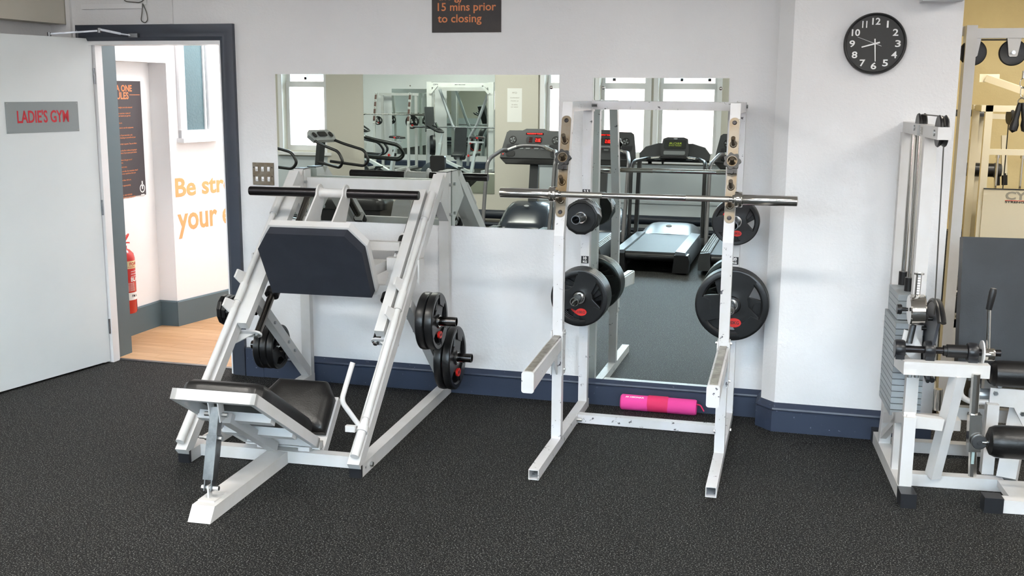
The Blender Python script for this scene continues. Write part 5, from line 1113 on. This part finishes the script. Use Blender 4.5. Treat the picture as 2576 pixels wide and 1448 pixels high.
        bm = nb(); prism(bm, rrect(.085, .065, .006), P(-.055, .235), ux, uy, nn*.005); md = part('main_display', bm, darkled, con); q = P(-.09, .212, .0055); part('lettering', text_bm('28:15', Matrix(((ux.x, uy.x, nn.x, q.x), (ux.y, uy.y, nn.y, q.y), (ux.z, uy.z, nn.z, q.z), (0, 0, 0, 1))), w=.07, h=.045, bold=.01), redled, con, smooth=0)
        bm = nb()
        for k in range(3): prism(bm, rrect(.045, .016, .003), P(.045, .212+.024*k), ux, uy, nn*.005)
        part('small_displays', bm, darkled, con)
        for x, w2 in ((.155, .05), (.07, .06), (-.045, .06), (-.16, .11)): bm = nb(); prism(bm, rrect(w2, .06, .006), P(x, .145), ux, uy, nn*.004); part('keypad', bm, mdgrey, con)
        bm = nb(); lathe(bm, [(0, .006), (.014, .006), (.014, 0)], P(.013, .145), nn, 16); part('stop_button', bm, red, con)
        bm = nb(); lathe(bm, [(0, .006), (.010, .006), (.010, 0)], P(.40, .045), nn, 14); part('red_key', bm, red, con)
    else:
        for s in (-1, 1):
            bm = nb(); beam(bm, (s*.40, 1.56, .10), (s*.395, 1.70, 1.03), .045, .075, (0, 1, 0)); part('upright', bm, plastic if s > 0 else silver_dk, t, bevel=.008)
            bm = nb(); tube(bm, fillet([(s*.43, 1.25, .22), (s*.43, 1.30, .95), (s*.42, 1.42, 1.05), (s*.30, 1.84, 1.06)], .08), .021, 12); part('handrail', bm, plastic, t)
        bm = nb(); tube(bm, fillet([(-.34, 1.76, 1.05), (-.12, 1.80, 1.075), (.12, 1.80, 1.075), (.34, 1.76, 1.05)], .08), .019, 12); fb = part('front_handlebar', bm, plastic, t)
        for s in (-1, 1): bm = nb(); cyl(bm, (s*.16, 1.795, 1.07), (s*.27, 1.775, 1.06), .021); part('pulse_grip', bm, chrome, fb)
        o_ = Vector((0, 1.86, 1.08)); ux = Vector((1, 0, 0)); uy = Vector((0, .5, .86)).normalized(); nn = ux.cross(uy)
        if nn.y > 0: nn = -nn
        P = lambda x, y, d=0: o_+ux*x+uy*y+nn*d
        bm = nb(); prism(bm, [(-.42, -.04), (.42, -.04), (.43, .04), (.36, .13), (.20, .18), (-.20, .18), (-.36, .13), (-.43, .04)], P(0, 0, -.06), ux, uy, nn*.05); con = part('console', bm, dkgrey, t, bevel=.015)
        bm = nb(); tube(bm, [P(.43, .04, -.03), P(.36, .135, -.03), P(.20, .185, -.03)], .010, 8); tube(bm, [P(-.43, .04, -.03), P(-.36, .135, -.03), P(-.20, .185, -.03)], .010, 8); part('silver_edge', bm, silver, con)
        bm = nb(); prism(bm, [(-.16, -.02), (.16, -.02), (.175, .06), (.15, .225), (.10, .245), (-.10, .245), (-.15, .225), (-.175, .06)], P(0, .0, -.02), ux, uy, nn*.04); part('display_housing', bm, dkgrey, con, bevel=.008)
        bm = nb(); prism(bm, rrect(.27, .12, .02), P(0, .15, .02), ux, uy, nn*.002); d2 = part('display_screen', bm, mat('smoked_screen', (44, 46, 44), .15), con)
        for s_, y_, h2 in (('RECUR', .150, .026), ('HEART RATE', .128, .012)):
            q = P(-.075, y_, .0225); part('lettering', text_bm(s_, Matrix(((ux.x, uy.x, nn.x, q.x), (ux.y, uy.y, nn.y, q.y), (ux.z, uy.z, nn.z, q.z), (0, 0, 0, 1))), w=.15, h=h2), greenled, d2, smooth=0)
        bm = nb(); prism(bm, rrect(.26, .05, .015), P(0, .04, .02), ux, uy, nn*.003); part('key_strip', bm, mdgrey, con)
        bm = nb(); prism(bm, [(.025*math.cos(a), .010*math.sin(a)) for a in [k*math.pi/8 for k in range(16)]], P(0, .225, .02), ux, uy, nn*.003); part('oval_emblem', bm, silver, con)
        bm = nb(); beam(bm, P(.12, -.02, .0), P(.13, -.10, .02), .02, .03); part('safety_clip', bm, plastic, con)
    return t
t1 = treadmill('dark treadmill with red display nearest the large mirror', 'a', -3.24); t1.scale = (.93, 1, 1)
t2 = dup(t1, (-2.375, -4.80, 0), math.pi, 'dark treadmill with red display, middle of the row of four')
treadmill('treadmill with silver deck and green-lettered display between two dark treadmills', 'p', -1.50).scale = (.96, 1, 1)
t4 = dup(t1, (-.635, -4.80, 0), math.pi, 'dark treadmill with red display at the far right end of row')

# ------------------------------------------------------------------ elliptical trainers by the left window
def elliptical(label, X, Y, rz):
    t = thing('elliptical_trainer', label, 'elliptical trainer', (X, Y, 0), rz, 'elliptical trainers near the left window')
    bm = nb(); lathe(bm, [(0, -.11), (.26, -.11), (.30, -.08), (.30, .08), (.26, .11), (0, .11)], (0, .35, .36), (1, 0, 0), 32); part('flywheel_housing', bm, plastic, t)
    part('base_frame', boxes([((-.04, -1.0, .02), (.04, .7, .08)), ((-.3, -1.0, 0), (.3, -.94, .06)), ((-.3, .62, 0), (.3, .68, .06))]), silver, t, bevel=.006)
    bm = nb(); beam(bm, (0, .42, .5), (0, .30, 1.30), .10, .08, (0, 1, 0)); part('mast', bm, dkgrey, t, bevel=.01)
    bm = nb(); prism(bm, [(-.21, 0), (.21, 0), (.25, .12), (.18, .22), (-.18, .22), (-.25, .12)], (0, .20, 1.30), (-1, 0, 0), Vector((0, .75, .65)), Vector((0, .04, -.04))); c_ = part('console', bm, silver, t, bevel=.012)
    bm = nb(); prism(bm, rrect(.16, .09, .02), (0, .20+.075, 1.30+.085), (-1, 0, 0), Vector((0, .75, .65)).normalized(), Vector((0, -.005, .006))); part('display', bm, capm, c_)
    for s in (-1, 1):
        bm = nb(); prism(bm, rrect(.06, .10, .028), (s*.16, .265, 1.375), (1, 0, 0), Vector((0, .75, .65)).normalized(), Vector((0, -.005, .006))); part('cup_holder', bm, plastic, c_)
        bm = nb(); tube(bm, fillet([(s*.18, .32, 1.32), (s*.22, .05, 1.24), (s*.26, -.33, 1.16), (s*.26, -.42, 1.02), (s*.25, -.34, .93), (s*.12, .24, .98)], .10, 7), .021, 12); part('hand_loop', bm, plastic, t)
        bm = nb(); beam(bm, (s*.14, .42, .30), (s*.14, -.75, .22), .05, .04); part('pedal_arm', bm, silver, t, bevel=.005)
        bm = nb(); box(bm, (s*.14-.08, -.35, .24), (s*.14+.08, .02, .28)); part('footplate', bm, plastic, t, bevel=.01)
    return t
e1 = elliptical('black and silver elliptical trainer below the left window, seen in the mirror', -6.0, -7.12, R(112)); e1.scale = (.9, .9, .9)
dup(e1, (-6.62, -6.25, 0), R(104), 'black and silver elliptical trainer at the very left edge of mirror')

# ------------------------------------------------------------------ exercise bikes
def bike(label, X, Y, rz):
    t = thing('spin_bike', label, 'exercise bike', (X, Y, 0), rz, 'white spin bikes in the left wing')
    part('base_bar', boxes([((-.27, -.55, 0), (.27, -.48, .06)), ((-.27, .52, 0), (.27, .59, .06)), ((-.035, -.5, .03), (.035, .55, .09))]), powder, t, bevel=.006)
    bm = nb(); beam(bm, (0, -.22, .08), (0, -.34, .72), .09, .05, (0, 1, 0)); beam(bm, (0, -.28, .35), (0, .34, .62), .08, .05); part('frame', bm, powder, t, bevel=.008)
    bm = nb(); beam(bm, (0, .42, .10), (0, .30, .88), .09, .06, (0, 1, 0)); part('head_tube', bm, powder, t, bevel=.008)
    bm = nb(); cyl(bm, (0, -.335, .68), (0, -.38, .90), .026); sp_ = part('seat_post', bm, powder, t)
    bm = nb(); lathe(bm, [(.03, 0), (.04, 0), (.04, .05), (.03, .05)], (0, -.33, .66), (0, -.2, 1), 20); part('collar', bm, plastic, sp_)
    bm = nb(); beam(bm, (0, -.50, .91), (0, -.22, .91), .045, .032); part('seat_slider', bm, powder, sp_, bevel=.005)
    bm = nb(); pts_ = [(-.09, -.14), (.09, -.14), (.10, -.06), (.045, .04), (.022, .14), (-.022, .14), (-.045, .04), (-.10, -.06)]; cushion(bm, pts_, (0, -.38, .97), (1, 0, 0), (0, 1, .04), .045, .02); sd_ = part('saddle', bm, plastic, t, smooth=60)
    for s in (-1, 1): bm = nb(); prism(bm, [(-.11, .0), (.0, .0), (.02, .028), (-.10, .034)], (s*.082-.004, -.39, .972), (0, 1, 0), (0, 0, 1), (.008, 0, 0)); part('red_flash', bm, red, sd_)
    for p in ((0, -.26, .66), (0, .34, .80), (0, -.30, .89)): bm = nb(); lathe(bm, [(.006, 0), (.006, .03), (.024, .03), (.026, .045), (.018, .055), (0, .055)], p, (0, 1 if p[1] < 0 else -1, .1), 14); part('red_knob', bm, red, t)
    bm = nb(); cyl(bm, (0, .30, .85), (0, .27, 1.06), .026); part('handlebar_post', bm, powder, t)
    bm = nb(); tube(bm, fillet([(-.20, .50, 1.20), (-.20, .30, 1.09), (0, .24, 1.08), (.20, .30, 1.09), (.20, .50, 1.20)], .06), .017, 10); tube(bm, [(-.06, .26, 1.08), (-.05, .50, 1.16), (.05, .50, 1.16), (.06, .26, 1.08)], .015, 10); part('handlebar', bm, plastic, t)
    bm = nb(); prism(bm, rrect(.11, .12, .015), (0, .36, 1.20), (-1, 0, 0), Vector((0, .35, .94)), (0, .02, 0)); part('console', bm, plastic, t); bm = nb(); prism(bm, rrect(.07, .07, .005), (0, .358, 1.205), (-1, 0, 0), Vector((0, .35, .94)), (0, -.003, 0)); part('screen', bm, lcd, t)
    bm = nb(); lathe(bm, [(0, -.03), (.17, -.03), (.24, -.02), (.245, 0), (.24, .02), (.17, .03), (0, .03)], (0, .44, .30), (1, 0, 0), 40); part('flywheel', bm, plastic, t)
    bm = nb(); lathe(bm, [(.20, .031), (.215, .031), (.215, .034), (.20, .034)], (0, .44, .30), (1, 0, 0), 40); part('flywheel_ring', bm, red, t)
    bm = nb(); lathe(bm, [(0, -.035), (.12, -.035), (.12, .035), (0, .035)], (.06, 0, .36), (1, 0, 0), 28); part('chain_guard', bm, plastic, t)
    for s in (-1, 1): bm = nb(); beam(bm, (s*.11, 0, .36), (s*.11, s*.12, .36-s*.10), .02, .03); part('crank', bm, chrome, t); bm = nb(); box(bm, (s*.12-(.10 if s < 0 else 0), s*.12-.05, .245 if s > 0 else .445), (s*.12+(.10 if s > 0 else 0), s*.12+.05, .27 if s > 0 else .47)); part('pedal', bm, plastic, t, bevel=.005)
    return t
b1 = bike('white spin bike with black and red saddle, nearest the smith machine', -6.15, -3.0, R(95))
dup(b1, (-7.55, -3.3, 0), R(80), 'white spin bike with black and red saddle, middle of the three')
dup(b1, (-8.9, -2.7, 0), R(84), 'white spin bike with black and red saddle, farthest left')
# upright grey cardio column in front of far rack
sk = thing('stepper', 'white and grey upright cardio machine beside the far rack', 'stepper', (-8.05, .9, 0), R(25))
bm = nb(); beam(bm, (0, 0, .05), (0, -.12, 1.0), .16, .14, (0, 1, 0)); part('column', bm, powder, sk, bevel=.015)
bm = nb(); beam(bm, (0, -.12, .95), (0, .10, 1.45), .20, .10, (0, 1, 0)); part('console', bm, dkgrey, sk, bevel=.02)
bm = nb(); lathe(bm, [(0, -.06), (.24, -.06), (.26, 0), (.24, .06), (0, .06)], (.05, -.02, .66), (1, 0, 0), 36); part('flywheel_cover', bm, capm, sk)
part('base', boxes([((-.3, -.4, 0), (.3, .45, .08))]), dkgrey, sk, bevel=.02)

# ------------------------------------------------------------------ far rack, smith machine and bench in the left wing
r2 = thing('far_squat_rack', 'white rack with brown-banded uprights standing against far left wing wall', 'squat rack', (-9.5, 2.25, 0), 0)
for s in (-1, 1):
    x = s*.43
    part('foot_tube', boxes([((x-.025, -.8, 0), (x+.025, .62, .05))]), powder, r2, smooth=0); part('rear_upright', boxes([((x-.03, .56, .05), (x+.03, .61, 1.76))]), powder, r2, smooth=0)
    bm = nb(); beam(bm, (x, .05, .05), (x, .05, 1.05), .055, .055, (0, 1, 0)); beam(bm, (x, .05, 1.05), (x, .22, 1.76), .055, .055, (0, 1, 0)); part('front_upright', bm, powder, r2, smooth=0)
    d = Vector((0, .17, .71)).normalized(); nrm = Vector((0, -d.z, d.y))
    for k in range(4):
        p = Vector((x, .05, 1.05))+d*(.06+.17*k)+nrm*.03; bm = nb(); beam(bm, p, p+d*.11, .05, .006, tuple(nrm)); part('brown_band', bm, mat('brown_rust_plate', (86, 54, 46), .5), r2)
        q = p+d*.14; bm = nb(); cyl(bm, q, q+nrm*.06, .012); part('peg', bm, powder, r2)
    bm = nb(); cyl(bm, (x, .55, 1.13), (x, .25, 1.13), .025); part('storage_pin', bm, chrome, r2)
part('top_crossbar', boxes([((-.5, .54, 1.70), (.5, .60, 1.76))]), powder, r2, smooth=0); part('bottom_crossbar', boxes([((-.4, .3, 0), (.4, .35, .05))]), powder, r2, smooth=0)
pf = poly_plate('weight_plate', 'small dark round plate on left pin of the far rack', .10, .03, None) if False else None
q = trigrip('weight_plate', 'dark plate on left pin of the far squat rack', .105, .03, '5KG', 'plates on the far squat rack'); q.location = (-9.93, 2.55, 1.11)
q = trigrip('weight_plate', 'larger dark plate on right pin of the far squat rack', .165, .035, '10KG', 'plates on the far squat rack'); q.location = (-9.07, 2.55, 1.09)
fb2 = thing('barbell', 'long barbell resting on the far squat rack in left wing', 'barbell', (-9.5, 2.14, 1.27))
bm = nb(); cyl(bm, (-.62, 0, .0), (.62, 0, 0), .014); part('bar_shaft', bm, chrome, fb2)
for s in (-1, 1): bm = nb(); cyl(bm, (s*.60, 0, 0), (s*.95, 0, 0), .025); part('sleeve', bm, chrome, fb2)
sm = thing('smith_machine', 'tall white smith machine with braced top beam in the left wing', 'smith machine', (-7.72, 2.1, 0), 0)
for s in (-1, 1):
    x = s*.74
    part('upright', boxes([((x-.06, -.05, 0), (x+.06, .05, 2.02))]), powder, sm, smooth=0, bevel=.004); part('base_tube', boxes([((x-.04, -.7, 0), (x+.04, .7, .07))]), powder, sm, smooth=0)
    bm = nb(); beam(bm, (x-s*.04, -.06, 1.76), (x-s*.20, -.06, 1.94), .05, .05); part('corner_brace', bm, powder, sm, smooth=0)
    bm = nb(); cyl(bm, (x-s*.10, .02, .1), (x-s*.10, .02, 1.95), .014); part('guide_rod', bm, chrome, sm)
    bm = nb(); cyl(bm, (s*.86, -.10, 1.0), (s*1.12, -.10, 1.0), .025); part('bar_sleeve', bm, steel, sm)
    bm = nb(); tube(bm, fillet([(x-s*.14, .3, 1.85), (x-s*.44, .3, 1.05), (x-s*.62, .3, .75), (x-s*.66, .3, .1)], .06), .035, 12); part('counter_arm', bm, silver, sm)
part('top_beam', boxes([((-.68, -.05, 1.90), (.68, .04, 2.0)), ]), powder, sm, smooth=0, bevel=.003); part('rear_beam', boxes([((-.68, .45, 1.82), (.68, .52, 1.92)), ]), powder, sm, smooth=0)
bm = nb(); cyl(bm, (-.86, -.10, 1.0), (.86, -.10, 1.0), .014); part('bar_shaft', bm, steel, sm)
part('beam_lettering', text_bm('CYBEX', plane_M((-.64, -.0505, 1.94), (1, 0, 0)), h=.035, w=.12, bold=.03), black_ink, sm, smooth=0); part('beam_lettering', text_bm('SMITH MACHINE', plane_M((-.12, -.0505, 1.95), (1, 0, 0)), h=.018, w=.25, bold=.02), black_ink, sm, smooth=0)
be = thing('adjustable_bench', 'grey padded adjustable bench standing inside the smith machine', 'bench', (-7.45, 1.2, 0), R(10))
bm = nb(); cushion(bm, rrect(.27, .75, .05), (0, .10, .62+.05), (1, 0, 0), Vector((0, .35, .93)), -.06); part('back_pad', bm, navypad, be, smooth=60)
bm = nb(); cushion(bm, rrect(.27, .38, .05), (0, -.28, .42), (1, 0, 0), (0, 1, .1), .06); part('seat_pad', bm, navypad, be, smooth=60)
part('frame', boxes([((-.03, -.6, .03), (.03, .6, .09)), ((-.25, -.63, 0), (.25, -.57, .06)), ((-.25, .57, 0), (.25, .63, .06)), ((-.03, -.3, .09), (.03, -.24, .42)), ((-.03, .15, .09), (.03, .21, .50))]), powder, be, smooth=0)
# flat white machine base and dark lump seen low in the mirror
wb = thing('white_machine_base', 'white angular machine base by the window wall, seen low in mirror', 'exercise machine', (-4.45, -6.4, 0))
bm = nb(); prism(bm, [(-.42, 0), (.42, 0), (.42, .10), (.10, .28), (.05, .62), (-.12, .62), (-.36, .40), (-.42, .30)], (0, -.12, 0), (1, 0, 0), (0, 0, 1), (0, .24, 0)); part('body', bm, mat('ivory_plastic', (226, 220, 204), .4), wb, bevel=.02)
bm = nb(); prism(bm, [(-.22, .34), (-.04, .34), (-.04, .54), (-.12, .54)], (0, .121, 0), (1, 0, 0), (0, 0, 1), (0, .006, 0)); part('side_recess', bm, mdgrey, wb)
rc = thing('rowing_seat_machine', 'low black padded machine beside the white machine base', 'exercise machine', (-5.35, -6.0, 0))
bm = nb(); cushion(bm, rrect(1.1, .45, .12), (0, 0, .42), (1, 0, 0), (0, 1, 0), .14); part('pad', bm, blackpad, rc, smooth=60); part('base', boxes([((-.5, -.2, 0), (.5, .2, .41))]), plastic, rc, bevel=.03)
nt_ = tag(part('paper_notice', boxes([((-3.86, WIN_Y+.0405, 1.42), (-3.66, WIN_Y+.042, 1.86))]), paperm), 'white paper notice taped to the wall between mirror and window', 'notice')
Mn = Matrix(((-1, 0, 0, -3.70), (0, 0, 1, WIN_Y+.0425), (0, 1, 0, 0), (0, 0, 0, 1)))
k = 0
for s_, z, h2 in (('GYM', 1.79, .022), ('PLEASE REPLACE', 1.73, .012), ('ALL WEIGHTS', 1.69, .012), ('AFTER USE', 1.64, .012), ('THANK YOU', 1.61, .012)):
    M_ = Mn.copy(); M_[2][3] = z; M_[0][3] = -3.76; part('lettering', text_bm(s_, M_, h=h2, align='CENTER'), grey_ink, nt_, smooth=0)
bt = thing('tall_black_post', 'black cardio console on post between mirror reflections', 'console', (-3.70, -4.5, 0))
bm = nb(); beam(bm, (0, 0, .05), (0, -.10, 1.0), .07, .07, (0, 1, 0)); part('post', bm, plastic, bt, bevel=.01); bm = nb(); prism(bm, rrect(.16, .20, .02), (0, -.06, 1.06), (1, 0, 0), (0, 0, 1), (0, -.05, 0)); part('console', bm, plastic, bt, bevel=.006); part('base', boxes([((-.25, -.3, 0), (.25, .3, .06))]), dkgrey, bt, bevel=.01)

# ------------------------------------------------------------------ view out of the windows
bd_ = thing('brick_building', 'pale brick building with white-framed windows outside the gym windows', 'building', (-4, -17, -4))
def bp(n, bm, m, **k): return part(n, bm, m, bd_, world=True, **k)
bp('wall', boxes([((-26, -18, -4), (14, -17, 2.15))]), brick, smooth=0); bp('upper_wall', boxes([((-26, -17.9, 2.15), (14, -17.1, 3.6))]), render_w, smooth=0); bp('roof', boxes([((-26.3, -18, 3.6), (14.3, -16.8, 3.75))]), mat('grey_roof', (120, 122, 126), .8))
for i in range(20):
    for zz0, hh in ((-.9, 1.3), (2.05, .9)):
        x = -25.2+2.0*i; bm = nb(); 
        for a, b in (((x, zz0), (x+1.2, zz0+.06)), ((x, zz0+hh-.06), (x+1.2, zz0+hh)), ((x, zz0), (x+.06, zz0+hh)), ((x+1.14, zz0), (x+1.2, zz0+hh)), ((x+.57, zz0), (x+.63, zz0+hh))): box(bm, (a[0], -17.02, a[1]), (b[0], -16.96, b[1]))
        f_w = bp('window_frame', bm, render_w); bm = nb(); box(bm, (x+.03, -17.01, zz0+.03), (x+1.17, -16.99, zz0+hh-.03)); part('pane', bm, farglass, f_w, world=True)
struct('trim_9', boxes([((-40, -60, -4.2), (30, WIN_Y-.3, -4))]), street)
